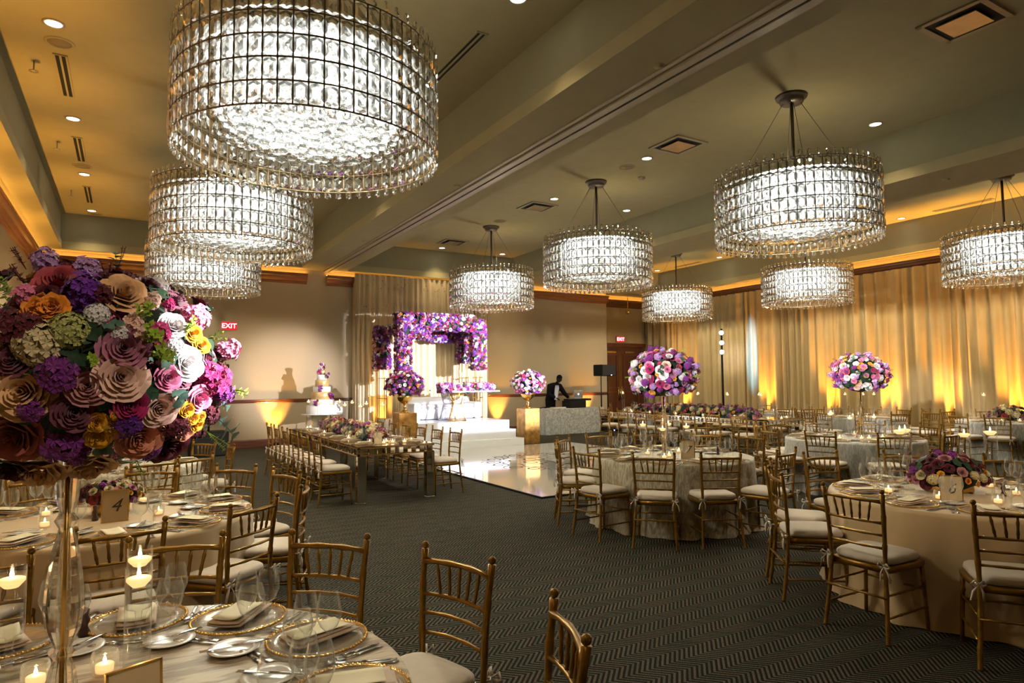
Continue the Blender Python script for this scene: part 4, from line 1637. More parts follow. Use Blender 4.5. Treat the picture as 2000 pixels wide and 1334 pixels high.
def setting(tc, ang, desc, hi=1, full=True, R_=0.74, extra=True, base=None, tz=TZ, seat=''):
    """one place setting; ang is the guest's direction seen from the table centre"""
    r = random.Random(int(ang * 10 + tc[0] * 100))
    if base is None:
        cx, cyy = tc[0] + R_ * cos(ang), tc[1] + R_ * sin(ang)
        rz = ang + PI / 2
    else:
        cx, cyy, rz = base
    m = T(cx, cyy, tz) @ RZ(rz)

    def put(name, me, x, y, z, rot, lb, cat):
        return lk(name, me, None, m @ T(x, y, z) @ RZ(rot), label=lb + ', ' + seat + desc, category=cat,
                  group=(cat + 'es' if cat.endswith('ss') else cat + 's') + ' on ' + desc)
    c = put('charger_plate', char_me, 0, 0, 0, 0, 'gold-beaded glass charger', 'charger')
    lk('beaded_rim', beads[1 if hi else 0], c, I4)
    put('folded_napkin', napkin_me, 0, 0, 0, r.uniform(-.15, .15) + 0.1, 'folded champagne napkin', 'napkin')
    put('menu_card', menu_me, 0.0, 0, 0.0, r.uniform(-.15, .15), 'cream menu card', 'menu')
    put('wine_glass', GL['wine', hi], 0.205 + r.uniform(-.01, .01), 0.075, 0, 0, 'outer wine glass', 'wine glass')
    put('water_goblet', GL['goblet', hi], 0.15, 0.165 + r.uniform(-.01, .01), 0, 0, 'wide water goblet', 'goblet')
    if full:
        put('bread_plate', bread_me, -0.16, 0.245, 0, 0, 'white bread plate', 'bread plate')
        put('knife', knife_me, -0.16, 0.24, 0.014, -0.9 + r.uniform(-.2, .2), 'butter knife', 'butter knife')
        put('fork', fork_me, -0.18, -0.02, 0, 0.03, 'dinner fork', 'dinner fork')
        put('knife', knife_me, 0.18, -0.03, 0, -0.02, 'dinner knife', 'dinner knife')
    if full and extra:
        put('fork', fork_me, -0.203, -0.015, 0, -0.03, 'salad fork', 'salad fork')
        put('spoon', spoon_me, 0.197, -0.03, 0, 0.0, 'soup spoon', 'spoon')
        put('wine_glass', GL['wine', hi], 0.225, 0.145, 0, 0, 'inner wine glass', 'wine glass')
        put('fork', fork_me, 0.0, 0.19, 0, PI / 2 + 0.05, 'dessert fork', 'dessert fork')
        put('spoon', spoon_me, 0.01, 0.215, 0, -PI / 2 + 0.05, 'dessert spoon', 'dessert spoon')


def cloth(cx, cyy, R_, mat, seed, zt=TZ - 0.002, n=160):
    r = random.Random(seed)
    ph = [r.uniform(0, 6) for _ in range(5)]
    b = MB()
    vs = [(0, 0, zt)]
    lev = [(R_ * 0.5, zt, 0), (R_ - 0.02, zt, 0), (R_, zt - 0.006, 0), (R_ + 0.008, zt - 0.03, 0.05), (R_ + 0.012, 0.55, 0.3), (R_ + 0.02, 0.38, .55), (R_ + 0.03, 0.2, 0.8),
           (R_ + 0.045, 0.06, 1.0), (R_ + 0.06, 0.006, 1.15)]
    for rr, z, am in lev:
        for i in range(n):
            a = 2 * PI * i / n
            w_ = (sin(11 * a + ph[0]) * 0.5 + sin(17 * a + ph[1]) * 0.35 + sin(27 * a + ph[2] + z) * 0.3 + sin(5 * a + ph[3]) * 0.2)
            q = rr + am * 0.055 * w_
            vs.append((q * cos(a), q * sin(a), z))
    fs = [(0, 1 + i, 1 + (i + 1) % n) for i in range(n)]
    for l in range(len(lev) - 1):
        for i in range(n):
            j = (i + 1) % n
            o = 1 + l * n
            fs.append((o + i, o + n + i, o + n + j, o + j))
    b.add(vs, fs)
    return b.mesh('tablecloth', mat)


def round_table(c, R_, mat, desc_label, seed):
    t = thing('round_table', (c[0], c[1], 0), 0, desc_label, 'table')
    lk('tablecloth', cloth(0, 0, R_, mat, seed), t, I4)
    lk('tabletop', MB().lathe([(0, 0.70), (R_ - 0.03, 0.70), (R_ - 0.03, 0.73), (0, 0.73)], 40).mesh('tabletop', M['wood']), t, I4)
    return t


def number_card(x, y, rz, num, desc, s=1.0, z=TZ):
    lb = dict(label='gold framed card numbered %s standing on %s' % (num, desc) if num else 'back of a gold framed table card on ' + desc)
    o = lk('table_number_card', MB().box(0, 0, 0.085 * s, 0.125 * s, 0.008, 0.17 * s).mesh('table_number_card', M['card'], False), None,
           T(x, y, z + 0.004) @ RZ(rz) @ Matrix.Rotation(-0.08, 4, 'X'), category='table card', **lb)
    b = MB()
    for q in ((-0.0655 * s, 0, 0.085 * s, 0.006, 0.012, 0.182 * s), (0.0655 * s, 0, 0.085 * s, 0.006, 0.012, 0.182 * s), (0, 0, 0.173 * s, 0.137 * s, 0.012, 0.006),
              (0, 0, -0.003, 0.137 * s, 0.012, 0.006)):
        b.box(*q)
    b.box(0, 0.03, 0.04 * s, 0.02, 0.05, 0.005)
    lk('frame', b.mesh('frame', M['goldb'], False), o, I4)
    if num:
        text('number', num, o, T(0, -0.0055, 0.085 * s) @ UPR, 0.10 * s, M['ink'], 0.0008, shear=0.35)


# ---------------------------------------------------------------- round tables
D1 = 'the nearest table at bottom left'
D4 = 'the cream-clothed table at left'
D3 = 'the farthest left table'
D2 = 'the tall-bouquet table beside the dance floor'
D6 = 'the cream-clothed table at right front'
D5 = 'the tall-bouquet table nearer the curtain'
D7 = 'the far table close to the curtain'
D8 = 'the far right table with low flowers'
D10 = 'the far table behind the mirrored one'
T1, T4, T3, T2, T6, T5 = (-0.14, 2.10), (-0.10, 5.17), (-0.15, 8.35), (5.45, 5.62), (5.40, 2.50), (9.20, 5.75)
T7, T8, T10 = (14.3, 8.75), (15.05, 6.15), (15.1, 11.3)
round_table(T1, 0.915, M['satin'], 'nearest round table in a satin streaked champagne cloth, at bottom left', 1)
round_table(T4, 0.90, M['cream'], 'round table in plain cream cloth bearing card 4', 2)
round_table(T3, 0.90, M['crinkle'], 'round table behind the card 4 table, partly hidden by the big bouquet', 3)
round_table(T2, 0.90, M['crinkle'], 'round table in crinkled champagne cloth beside the dance floor', 4)
round_table(T6, 0.93, M['cream'], 'round table in plain gold cream cloth bearing card 6', 5)
round_table(T5, 0.92, M['silver'], 'round table in crinkled silver cloth under the bouquet by the curtain', 6)
round_table(T7, 0.90, M['silver'], 'far round table in silver cloth near the curtain', 7)
round_table(T8, 0.90, M['silver'], 'far round table with low flowers at the right edge', 8)
round_table(T10, 0.90, M['silver'], 'far round table behind the right mirrored table', 9)

B1 = polar(T1, 1.38, (106, 75, 46, 15, -19, 137))
B4 = [(-.02, 3.89), (.68, 4.22), (1.11, 4.80), (1.14, 5.55), (.83, 6.17), (.20, 6.45)] + polar(T4, 1.30, (-122, 112, 142))
B3 = [(1.08, 8.37), (.62, 7.30), (.85, 9.15)] + polar(T3, 1.28, (-72, 65, 95, 128))
B2 = [(4.09, 5.44), (4.36, 4.76), (4.95, 4.42), (5.68, 4.25), (6.88, 5.65), (6.75, 6.30), (5.5, 7.06), (4.77, 6.82), (4.27, 6.25), (6.2, 6.82)]
B6 = [(4.28, 3.31), (4.72, 3.72), (4.0, 2.53), (4.2, 1.72), (5.70, 3.90), (6.43, 3.5), (6.77, 2.76), (6.75, 1.95)]
B5 = polar(T5, 1.36, (160, 196, 232, 268, 306, 342, 20, 55, 92, 122))
B7 = polar(T7, 1.36, (150, 180, 215, 245, 318, 350, 20, 50, 90, 120))
B8 = polar(T8, 1.34, (165, 195, 225, 255, 285, 315, 75, 40))
B10 = polar(T10, 1.34, (140, 180, 215, 250, 290, 100, 60))
for tc, B, d, fine in ((T1, B1, D1, 1), (T4, B4, D4, 1), (T3, B3, D3, 1), (T2, B2, D2, 1), (T6, B6, D6, 1), (T5, B5, D5, 1), (T7, B7, D7, 0), (T8, B8, D8, 0),
                       (T10, B10, D10, 0)):
    ex = {D1: polar(T1, 1.38, (-50, 168)), D6: polar(T6, 1.38, (-100, -65))}.get(d, ())
    near = d in (D1, D4, D6, D2)
    for a, o_ in ring_chairs(tc, B, d, fine, ex):
        setting(tc, a, d, 1 if near else 0, near or d in (D3, D5), 0.74, near, seat=o_ + ' seat clockwise at ')
chair(8.05, 7.55, -0.5, 'gold chair with cream cushion pulled aside between two tables right of centre', None)
chair(14.35, 7.42, 1.3, 'gold chair turned askew alone before the lit curtain', None, False)


# tall crystal vases with big bouquets
def tall_vase(h=0.68):
    k = h / 0.68
    prof = [(0, 0), (.095, 0), (.095, .012), (.045, .022), (.030, .05), (.036, .09), (.030, .13), (.020, .16), (.030, .175), (.020, .19), (.040, .24), (.047, .29), (.042, .36),
            (.030, .44), (.017, .495), (.028, .515), (.016, .535), (.026, .57), (.030, .62), (.034, .68), (.0, .68)]
    return MB().lathe([(r, z * k) for r, z in prof], 10).mesh('vase', M['vase'], False), MB().tube([(0, 0, .02), (0, 0, h)], 0.0065, 8).mesh('vase_rod', M['goldb'])


vase_me, vrod_me = tall_vase()
LIST1 = [
('rose', 'dusty_red', -0.148, 1.901, 1.87, 0.055),
('rose', 'peach', -0.009, 1.86, 1.844, 0.056),
('carnation', 'orange', -0.184, 1.842, 1.793, 0.038),
('carnation', 'orange', -0.156, 1.833, 1.795, 0.035),
('hydrangea', 'cream', -0.175, 1.805, 1.711, 0.057),
('hydrangea', 'lime_cream', -0.122, 1.797, 1.738, 0.048),
('rose', 'mauve', -0.008, 1.787, 1.702, 0.056),
('rose', 'blush', -0.01, 1.786, 1.632, 0.06),
('rose', 'dusty_pink', -0.078, 1.786, 1.612, 0.049),
('rose', 'peach', -0.206, 1.823, 1.599, 0.066),
('rose', 'dusk', -0.103, 1.813, 1.549, 0.047),
('rose', 'magenta', 0.006, 1.81, 1.561, 0.041),
('rose', 'blush', 0.071, 1.837, 1.551, 0.048),
('ranunculus', 'yellow', -0.058, 1.826, 1.522, 0.024),
('ranunculus', 'yellow', -0.027, 1.836, 1.511, 0.022),
('ranunculus', 'yellow', -0.019, 1.818, 1.539, 0.014),
('rose', 'salmon', 0.031, 1.886, 1.473, 0.055),
('rose', 'burgundy', 0.106, 2.0, 1.437, 0.055),
('rose', 'coral', -0.231, 1.918, 1.486, 0.064),
('rose', 'burgundy', -0.252, 2.055, 1.392, 0.049),
('carnation', 'peach', -0.191, 2.063, 1.381, 0.059),
('carnation', 'peach', -0.08, 2.075, 1.382, 0.059),
('stock', 'purple', -0.137, 1.79, 1.637, 0.045),
('stock', 'purple', -0.127, 1.882, 1.47, 0.048),
('stock', 'violet', -0.094, 1.854, 1.84, 0.05),
('stock', 'lilac', -0.193, 2.043, 1.942, 0.033),
('stock', 'lilac', -0.096, 1.953, 1.911, 0.034),
('stock', 'burgundy', -0.058, 1.844, 1.831, 0.029),
('sprig', 'burgundy', -0.241, 2.038, 1.934, 0.026),
('sprig', 'burgundy', -0.228, 1.943, 1.875, 0.028),
('sprig', 'burgundy', -0.049, 1.89, 1.886, 0.027),
('sprig', 'burgundy', -0.024, 2.048, 1.962, 0.023),
('rose', 'white', 0.133, 1.84, 1.666, 0.046),
('rose', 'white', 0.099, 1.844, 1.765, 0.035),
('rose', 'pink', 0.09, 1.818, 1.629, 0.033),
('stock', 'pink', 0.154, 1.904, 1.793, 0.039),
('ranunculus', 'yellow', 0.147, 1.868, 1.745, 0.025),
('ranunculus', 'yellow', 0.167, 1.875, 1.716, 0.024),
('stock', 'magenta', 0.065, 1.816, 1.739, 0.032),
('stock', 'magenta', 0.208, 1.917, 1.623, 0.046),
('stock', 'purple', 0.237, 1.984, 1.586, 0.031),
('rose', 'pink', 0.169, 1.895, 1.572, 0.037),
('ranunculus', 'yellow', 0.137, 1.882, 1.546, 0.021),
('ranunculus', 'yellow', 0.165, 1.955, 1.502, 0.023),
('ranunculus', 'yellow', 0.153, 1.918, 1.52, 0.018),
('ranunculus', 'yellow', 0.176, 1.943, 1.523, 0.015),
('sprig', 'lime', 0.052, 1.798, 1.731, 0.043),
('sprig', 'lime', 0.075, 1.798, 1.688, 0.043),
('sprig', 'lime', 0.03, 1.809, 1.777, 0.037),
('stock', 'blush', 0.011, 1.808, 1.761, 0.027),
('stock', 'blush', 0.025, 1.8, 1.73, 0.021),
('hydrangea', 'white', -0.064, 1.81, 1.782, 0.029),
('hydrangea', 'white', -0.017, 1.793, 1.735, 0.023),
('leaf', 'green', -0.066, 1.788, 1.726, 0.037),
('eucalyptus', 'sage', 0.115, 1.844, 1.588, 0.035),
('leaf', 'green', -0.023, 2.076, 1.382, 0.066),
('leaf', 'green', -0.101, 1.783, 1.685, 0.037),
('eucalyptus', 'sage', 0.251, 2.07, 1.5, 0.056),
('rose', 'burgundy', -0.17, 1.868, 1.832, 0.027),
('ranunculus', 'yellow', -0.063, 1.865, 1.854, 0.015),
('stock', 'blush', 0.052, 1.863, 1.826, 0.022),
('stock', 'magenta', 0.09, 1.877, 1.82, 0.015),
('sprig', 'lime', -0.247, 1.907, 1.837, 0.027),
('stock', 'pink', -0.211, 1.882, 1.824, 0.03),
('rose', 'dusk', -0.278, 2.046, 1.892, 0.03),
('stock', 'burgundy', 0.112, 1.903, 1.5, 0.036),
('stock', 'burgundy', 0.201, 1.981, 1.524, 0.028),
('ranunculus', 'yellow', -0.059, 1.859, 1.482, 0.029),
('stock', 'violet', 0.003, 1.838, 1.515, 0.035),
('leaf', 'green', -0.188, 1.805, 1.673, 0.037),
('leaf', 'green', -0.129, 1.835, 1.521, 0.035),
('leaf', 'green', 0.044, 1.806, 1.601, 0.031),
('sprig', 'lime', 0.25, 1.984, 1.59, 0.035),
('sprig', 'lime', 0.222, 2.066, 1.45, 0.033),
('leaf', 'green', -0.089, 1.795, 1.745, 0.031),
('eucalyptus', 'sage', -0.038, 1.795, 1.746, 0.025),
('leaf', 'green', 0.068, 2.076, 1.394, 0.039),
('rose', 'salmon', 0.14, 1.952, 1.483, 0.028),
('stock', 'purple', -0.188, 1.832, 1.558, 0.032),
('leaf', 'green', -0.156, 1.957, 1.428, 0.04),
('leaf', 'green', -0.228, 1.86, 1.547, 0.035),
('stock', 'burgundy', -0.197, 1.823, 1.743, 0.038),
('stock', 'burgundy', -0.236, 1.845, 1.744, 0.044),
('rose', 'dusk', -0.227, 1.824, 1.673, 0.041),
('sprig', 'lime', -0.066, 1.77, 1.673, 0.025),
('hydrangea', 'white', 0.104, 1.828, 1.712, 0.023),
('sprig', 'lime', 0.134, 1.849, 1.756, 0.026),
('leaf', 'green', 0.087, 1.814, 1.676, 0.026),
('leaf', 'green', 0.032, 1.793, 1.675, 0.025),
('stock', 'purple', 0.051, 1.94, 1.442, 0.031),
('leaf', 'green', -0.119, 1.797, 1.592, 0.028),
('leaf', 'green', -0.039, 1.797, 1.578, 0.028),
('leaf', 'green', -0.049, 1.895, 1.452, 0.033)
]
bq = thing('tall_bouquet', (-0.13, 2.1, TZ), 0, 'huge mixed rose bouquet on a crystal vase in the left foreground', 'flowers')
lk('vase', vase_me, bq, I4)
lk('vase_rod', vrod_me, bq, I4)
c1 = Vector((-0.06 + 0.13, 2.12 - 2.1, 1.665 - TZ))
r_ = random.Random(77)
avoid = []
for kind, col, x, y, z, s in LIST1:
    p = Vector((x + 0.13, y - 2.1, z - TZ))
    d = p - c1
    d = Vector((d.x / .34 ** 2, d.y / .34 ** 2, d.z / .285 ** 2)).normalized()
    tilt = Vector((-c1.x - 0.07 - p.x * 0, -2.1, 1.61 - 1.66)).normalized()
    if kind in ('rose', 'carnation', 'ranunculus', 'hydrangea'):
        d = (d + Vector((0.05, -0.45, 0.1)) + Vector((r_.uniform(-.2, .2), 0, r_.uniform(-.2, .2)))).normalized()
    s2 = s * {'rose': 1.04, 'hydrangea': 1.05, 'stock': 1.25, 'sprig': 1.3, 'leaf': 1.0, 'eucalyptus': 1.1, 'carnation': 1.05}.get(kind, 1.05)
    put_flower(bq, kind, col, p - d * s * 0.35, d, s2, r_, True)
    avoid.append((p, s * 1.15))
PAL_FG = [('rose', 'mauve', 8), ('stock', 'burgundy', 8), ('leaf', 'green', 14), ('sprig', 'lime', 6), ('stock', 'purple', 8), ('rose', 'peach', 5), ('rose', 'burgundy', 6),
          ('eucalyptus', 'sage', 5), ('stock', 'pink', 4), ('ranunculus', 'yellow', 4), ('hydrangea', 'white', 4), ('rose', 'dusk', 6)]
bouquet(bq, c1, 0.305, 0.27, 190, PAL_FG, 0.036, 5, True, -0.85, avoid)
for (x, y), sd, lb, hi in (((5.37, 5.64), 21, 'tall mixed bouquet on a crystal stem at the table beside the dance floor', True),
                           ((9.31, 5.68), 22, 'tall mixed bouquet on a crystal stem in front of the curtain', False)):
    t = thing('tall_bouquet', (x, y, TZ), 0, lb, 'flowers')
    lk('vase', vase_me, t, I4)
    lk('vase_rod', vrod_me, t, I4)
    bouquet(t, (0, 0, 0.925), 0.385, 0.305, 330, PAL_BRIGHT, 0.045, sd, hi, -0.72)
for i, ((x, y), wd) in enumerate(PEDS):
    t = thing('urn_bouquet', (x, y, 0.91), 0, 'round bouquet in a gold urn on the pedestal ' + wd, 'flowers')
    lk('urn', urn, t, I4)
    bouquet(t, (0, 0, 0.66), 0.45, 0.32, 230, PAL_BRIGHT if i else PAL_ARCH, 0.050, 31 + i, False, -0.8)


def floral_box(x, y, w_, h_, label, n, size, pal, seed, hi, stretch=1.0, rz=0.0, tz=TZ):
    t = thing('low_centerpiece', (x, y, tz), rz, label, 'flowers')
    lk('container', rbox(MB(), 0, 0, 0.045, w_ * 1.1, w_ * 0.6, 0.09, r=0.01).mesh('container', M['goldb']), t, I4)
    r = random.Random(seed)
    core = MB().ball((0, 0, 0.12), w_ * .8, w_ * .55, h_ * .5, 10, 6)
    lk('foliage_core', core.mesh('foliage_core', FM['foam']), t, I4, kind='stuff')
    for k in range(n):
        d = fib(n, k)
        if d.z < -0.35:
            continue
        kind, col = pick(pal, r)
        p = (d.x * w_, d.y * w_ * 0.65, 0.12 + d.z * h_ * 0.62)
        put_flower(t, kind, col, p, (d.x / w_, d.y / w_, d.z / h_ + 1.0), size * r.uniform(.8, 1.2) * (0.65 if kind == 'ranunculus' else 1), r, hi)
    return t


floral_box(5.39, 2.63, 0.27, 0.26, 'low rose and hydrangea centerpiece behind card 6', 105, 0.041, PAL_LOW, 41, True, rz=-0.55)
floral_box(-0.08, 5.28, 0.20, 0.15, 'low mixed centerpiece behind card 4', 80, 0.033, PAL_LOW, 42, True, rz=0.1)
floral_box(15.05, 6.15, 0.34, 0.26, 'low round centerpiece on the far right table', 50, 0.06, PAL_LOW, 43, False, rz=-1)
floral_box(-0.15, 8.35, 0.22, 0.15, 'low centerpiece on the table behind the card 4 table', 40, 0.04, PAL_LOW, 44, False)
number_card(-0.05, 4.93, 0.03, '4', D4, 1.12)
number_card(4.98, 2.41, -1.08, '6', D6, 1.0)
number_card(5.36, 5.27, -0.75, '7', D2, 1.1)
number_card(0.035, 1.91, 0.35, '', D1, 0.95)


def put_candles(lst, desc, what='floating_candle'):
    od = ordlabels(lst, lambda q: px_of(q[0], q[1]))
    for i, (x, y, key) in enumerate(lst):
        spawn(HUR[key], (x, y, TZ), 0, 'floating candle cylinder, %s from the left on ' % od[i] + desc, 'candle', 'floating candles on ' + desc)


def votives(lst, desc, hi=1, tz=TZ):
    od = ordlabels(lst, lambda q: px_of(q[0], q[1]))
    for i, (x, y) in enumerate(lst):
        spawn(SPEC_VOTIVE[hi], (x, y, tz), 0, 'lit votive cup, %s from the left on ' % od[i] + desc, 'votive', 'votive candles on ' + desc)


put_candles([(0.05, 2.58, (.20, .12)), (0.045, 2.40, (.30, 0)), (-0.29, 2.52, (.20, .12)), (-0.36, 2.36, (.30, 0))], D1)
votives([(-0.04, 2.37), (-0.21, 2.38), (-0.28, 2.20)], D1)
put_candles([(4.86, 2.68, (.20, .32)), (5.26, 2.86, (.20, .30)), (5.67, 2.63, (.20, .26)), (5.51, 2.38, (.20, .30))], D6)
votives([(5.0, 2.50), (5.62, 2.28), (5.15, 2.2), (4.98, 2.85), (5.85, 2.55)], D6)
put_candles([(5.24, 5.86, (.17, .22)), (5.21, 5.50, (.17, .19)), (5.55, 5.76, (.17, .22)), (5.70, 5.62, (.17, .19))], D2)
votives([(5.15, 5.42), (5.55, 5.4), (5.25, 5.8), (5.7, 5.75), (5.3, 5.5)], D2)
votives([(-0.42, 4.98), (0.12, 5.62), (0.20, 5.02), (-0.45, 5.4), (-0.2, 5.7)], D4)
put_candles([(8.9, 5.9, (.17, .22)), (9.15, 6.05, (.17, .22)), (9.3, 5.85, (.20, .12)), (9.5, 5.6, (.17, .17))], D5)
votives([(9.0, 5.5), (9.35, 5.4), (9.1, 5.45), (9.55, 5.95), (8.8, 5.7)], D5, 0)
put_candles([(14.0, 8.9, (.40, 0)), (14.2, 8.6, (.40, 0)), (14.45, 8.5, (.40, 0))], D7)
votives([(14.1, 8.5), (14.35, 8.95), (14.5, 8.7)], D7, 0)
put_candles([(14.75, 6.45, (.40, 0)), (15.0, 5.75, (.40, 0)), (15.3, 5.9, (.40, 0))], D8)
votives([(14.6, 6.1), (14.85, 5.9), (15.3, 6.4)], D8, 0)
votives([(15.0, 11.1), (14.9, 11.5), (15.3, 11.3)], D10, 0)
D11 = 'the small far table by the doors'
T11 = (14.05, 15.55)
round_table(T11, 0.70, M['silver'], 'small round table in silver cloth near the dark doors', 12)
for a, o_ in ring_chairs(T11, polar(T11, 1.12, (150, 215, 265, 330)), D11, False):
    setting(T11, a, D11, 0, False, 0.52, False, seat=o_ + ' seat clockwise at ')
votives([(14.0, 15.5), (14.2, 15.7)], D11, 0)
lk('pepper_mill', shk_me, None, T(-0.11, 2.76, TZ), label='small dark pepper mill left of the candle cylinders on the nearest table', category='pepper mill')
lk('pepper_mill', shk_me, None, T(5.52, 2.32, TZ), label='small dark pepper mill beside the votive on the card 6 table', category='pepper mill')
lk('pepper_mill', shk_me, None, T(5.92, 5.35, TZ), label='small dark pepper mill on the table beside the dance floor', category='pepper mill')
lk('pepper_mill', shk_me, None, T(-0.16, 5.05, TZ), label='small dark pepper mill left of card 4', category='pepper mill')


# ---------------------------------------------------------------- long mirrored tables
def mirror_table(x0, x1, y0, y1, label, h=0.76):
    t = thing('mirrored_table', ((x0 + x1) / 2, (y0 + y1) / 2, 0), 0, label, 'table')
    w_, l_ = x1 - x0, y1 - y0
    lk('mirror_top', MB().box(0, 0, h - 0.008, w_, l_, 0.016).mesh('mirror_top', M['mirror'], False), t, I4)
    b = MB()
    for z in (h - 0.024, h - 0.118):
        for q in ((0, -l_ / 2 + .015, z, w_, .03, .016), (0, l_ / 2 - .015, z, w_, .03, .016), (-w_ / 2 + .015, 0, z, .03, l_, .016), (w_ / 2 - .015, 0, z, .03, l_, .016)):
            b.box(*q)
    lk('apron_rails', b.mesh('apron_rails', M['goldb'], False), t, I4)
    me = MB().box(0, 0, 0, 0.062, 0.02, 0.080).mesh('mirror_tile', M['mirror'], False)
    nx, ny = 9, int(l_ / 0.118)
    for i in range(nx):
        for sy in (-1, 1):
            lk('mirror_tile', me, t, T(-w_ / 2 + 0.06 + (w_ - 0.12) * i / (nx - 1), sy * (l_ / 2 - 0.012), h - 0.071))
    for i in range(ny):
        for sx in (-1, 1):
            lk('mirror_tile', me, t, T(sx * (w_ / 2 - 0.012), -l_ / 2 + 0.08 + (l_ - 0.16) * i / (ny - 1), h - 0.071) @ RZ(PI / 2))
    leg = MB().box(0, 0, (h - 0.126) / 2 + 0.01, 0.105, 0.105, h - 0.146).mesh('leg', M['mirror'], False)
    foot = MB().box(0, 0, 0.006, 0.125, 0.125, 0.012).mesh('foot', M['steel'], False)
    edge = MB()
    for a, c_ in ((-1, -1), (1, -1), (1, 1), (-1, 1)):
        edge.box(a * .054, c_ * .054, (h - 0.126) / 2 + .01, .008, .008, h - 0.146)
    edge = edge.mesh('corner_bead', M['goldb'], False)
    for sx in (-1, 1):
        for yy_ in ([-l_ / 2 + .055, l_ / 2 - .055] + [-0.06, 0.06]):
            o = lk('leg', leg, t, T(sx * (w_ / 2 - .055), yy_, 0))
            lk('foot', foot, o, I4)
            lk('corner_bead', edge, o, I4)
    return t


DM = 'the left mirrored table'
DR = 'the right mirrored table'
mirror_table(2.66, 3.76, 8.56, 12.86, 'long mirrored gold table at left with six chairs down each side')
mirror_table(11.35, 12.45, 8.9, 14.1, 'long mirrored gold table at right behind the dance floor table')


def side_chairs(xs, ys, face, desc, where, fine):
    for i, y in enumerate(ys):
        chair(xs, y, -PI / 2 if face > 0 else PI / 2, 'gold chair, %s from the near end on the %s side of %s' % (ORD[i], where, desc),
              'chairs at ' + desc, fine)


YL = (8.88, 9.55, 10.2, 10.87, 11.55, 12.22)
side_chairs(2.18 + 0.235, YL, 1, DM, 'left', True)
side_chairs(4.26 - 0.235, YL, -1, DM, 'right', True)
YR = (9.15, 9.85, 10.55, 11.44, 12.11, 12.78, 13.5)
side_chairs(10.98, YR, 1, DR, 'left', False)
side_chairs(12.82, YR, -1, DR, 'right', False)
for ys, x0, x1, d, hh in ((YL, 2.66, 3.76, DM, 1), (YR, 11.35, 12.45, DR, 0)):
    for i, y in enumerate(ys):
        for xx, rz, wd in ((x0 + 0.2, -PI / 2, 'left'), (x1 - 0.2, PI / 2, 'right')):
            setting((x0, y), 0.1 * y, d, 0, False, base=(xx, y, rz), tz=0.761, seat='%s seat from near end, %s side of ' % (ORD[i], wd))


def runner(x, y, l_, w_, h_, n, label, seed, pal, size, max_parts, z=0.761):
    t = thing('flower_runner', (x, y, z), 0, label, 'flowers')
    r = random.Random(seed)
    core = MB().ball((0, 0, 0.06), w_ * .42, l_ * .49, h_ * .75, 12, 6)
    lk('foliage_core', core.mesh('foliage_core', FM['foam']), t, I4, kind='stuff')
    rest = {}
    for k in range(n):
        u = -1 + 2 * (k + .5) / n
        a = r.uniform(-0.15, 1.15) * PI
        k2 = (1 - abs(u) ** 4) ** 0.5
        p = (w_ / 2 * cos(a) * k2, u * l_ / 2, 0.06 + (h_ - 0.04) * sin(a) * k2 * r.uniform(.8, 1.15))
        kind, col = pick(pal, r)
        d = (cos(a), r.uniform(-.3, .3) + u * .3, sin(a) + .3)
        s = size * r.uniform(.8, 1.25) * (.7 if kind == 'ranunculus' else 1)
        if r.random() < max_parts / n:
            put_flower(t, kind, col, p, d, s, r, False)
        else:
            rest.setdefault(col, []).append((fmb(kind, r.randrange(3), False), fmtx(p, d, s, r.uniform(0, 6))))
    if rest:
        b = MB()
        mats = []
        for i, (col, L_) in enumerate(rest.items()):
            mats.append(FM[col])
            b.mi = i
            for mb, m in L_:
                b.merge(mb, m)
        lk('flower_filler', b.mesh('flower_filler', mats), t, I4, kind='stuff')
    return t


runner(3.21, 10.75, 3.3, 0.36, 0.20, 330, 'long flower runner down the left mirrored table', 51, PAL_LOW, 0.050, 280)
runner(11.9, 11.6, 4.2, 0.36, 0.22, 330, 'long flower runner down the right mirrored table', 52, PAL_LOW, 0.058, 280)
for i in range(9):
    y = 9.25 + i * 0.4
    spawn(HUR[(.40, 0)], (3.21 + (0.24 if i % 2 else -0.24), y + 0.2, 0.761), 0, 'tall floating candle cylinder, %s from the near end of the left mirrored table' % ORD[i], 'candle',
          'tall candles on the left mirrored table')
for i in range(11):
    y = 9.3 + i * 0.45
    spawn(HUR[(.40, 0)], (11.9 + (0.25 if i % 2 else -0.25), y, 0.761), 0, 'tall floating candle cylinder, %s from the near end of the right mirrored table' % ORD[i], 'candle',
          'tall candles on the right mirrored table')
votives([(2.95, 8.95), (3.1, 8.8), (3.25, 8.85), (3.4, 8.78), (3.55, 8.9), (2.93, 9.9), (3.5, 10.0), (2.92, 12.5), (3.0, 12.6), (3.2, 12.65), (3.45, 12.6), (3.2, 8.98), (2.9, 11.2)],
        DM, 0, 0.761)
votives([(11.6, 9.1), (11.9, 9.0), (12.2, 9.1), (11.62, 10.0), (11.6, 10.9), (11.62, 11.8), (11.6, 12.7), (12.2, 10.2), (11.6, 13.4), (11.7, 13.8), (12.0, 13.9)], DR, 0, 0.761)
b = MB()
number_card(3.02, 8.80, 0.1, '', DM, 0.9, 0.762)

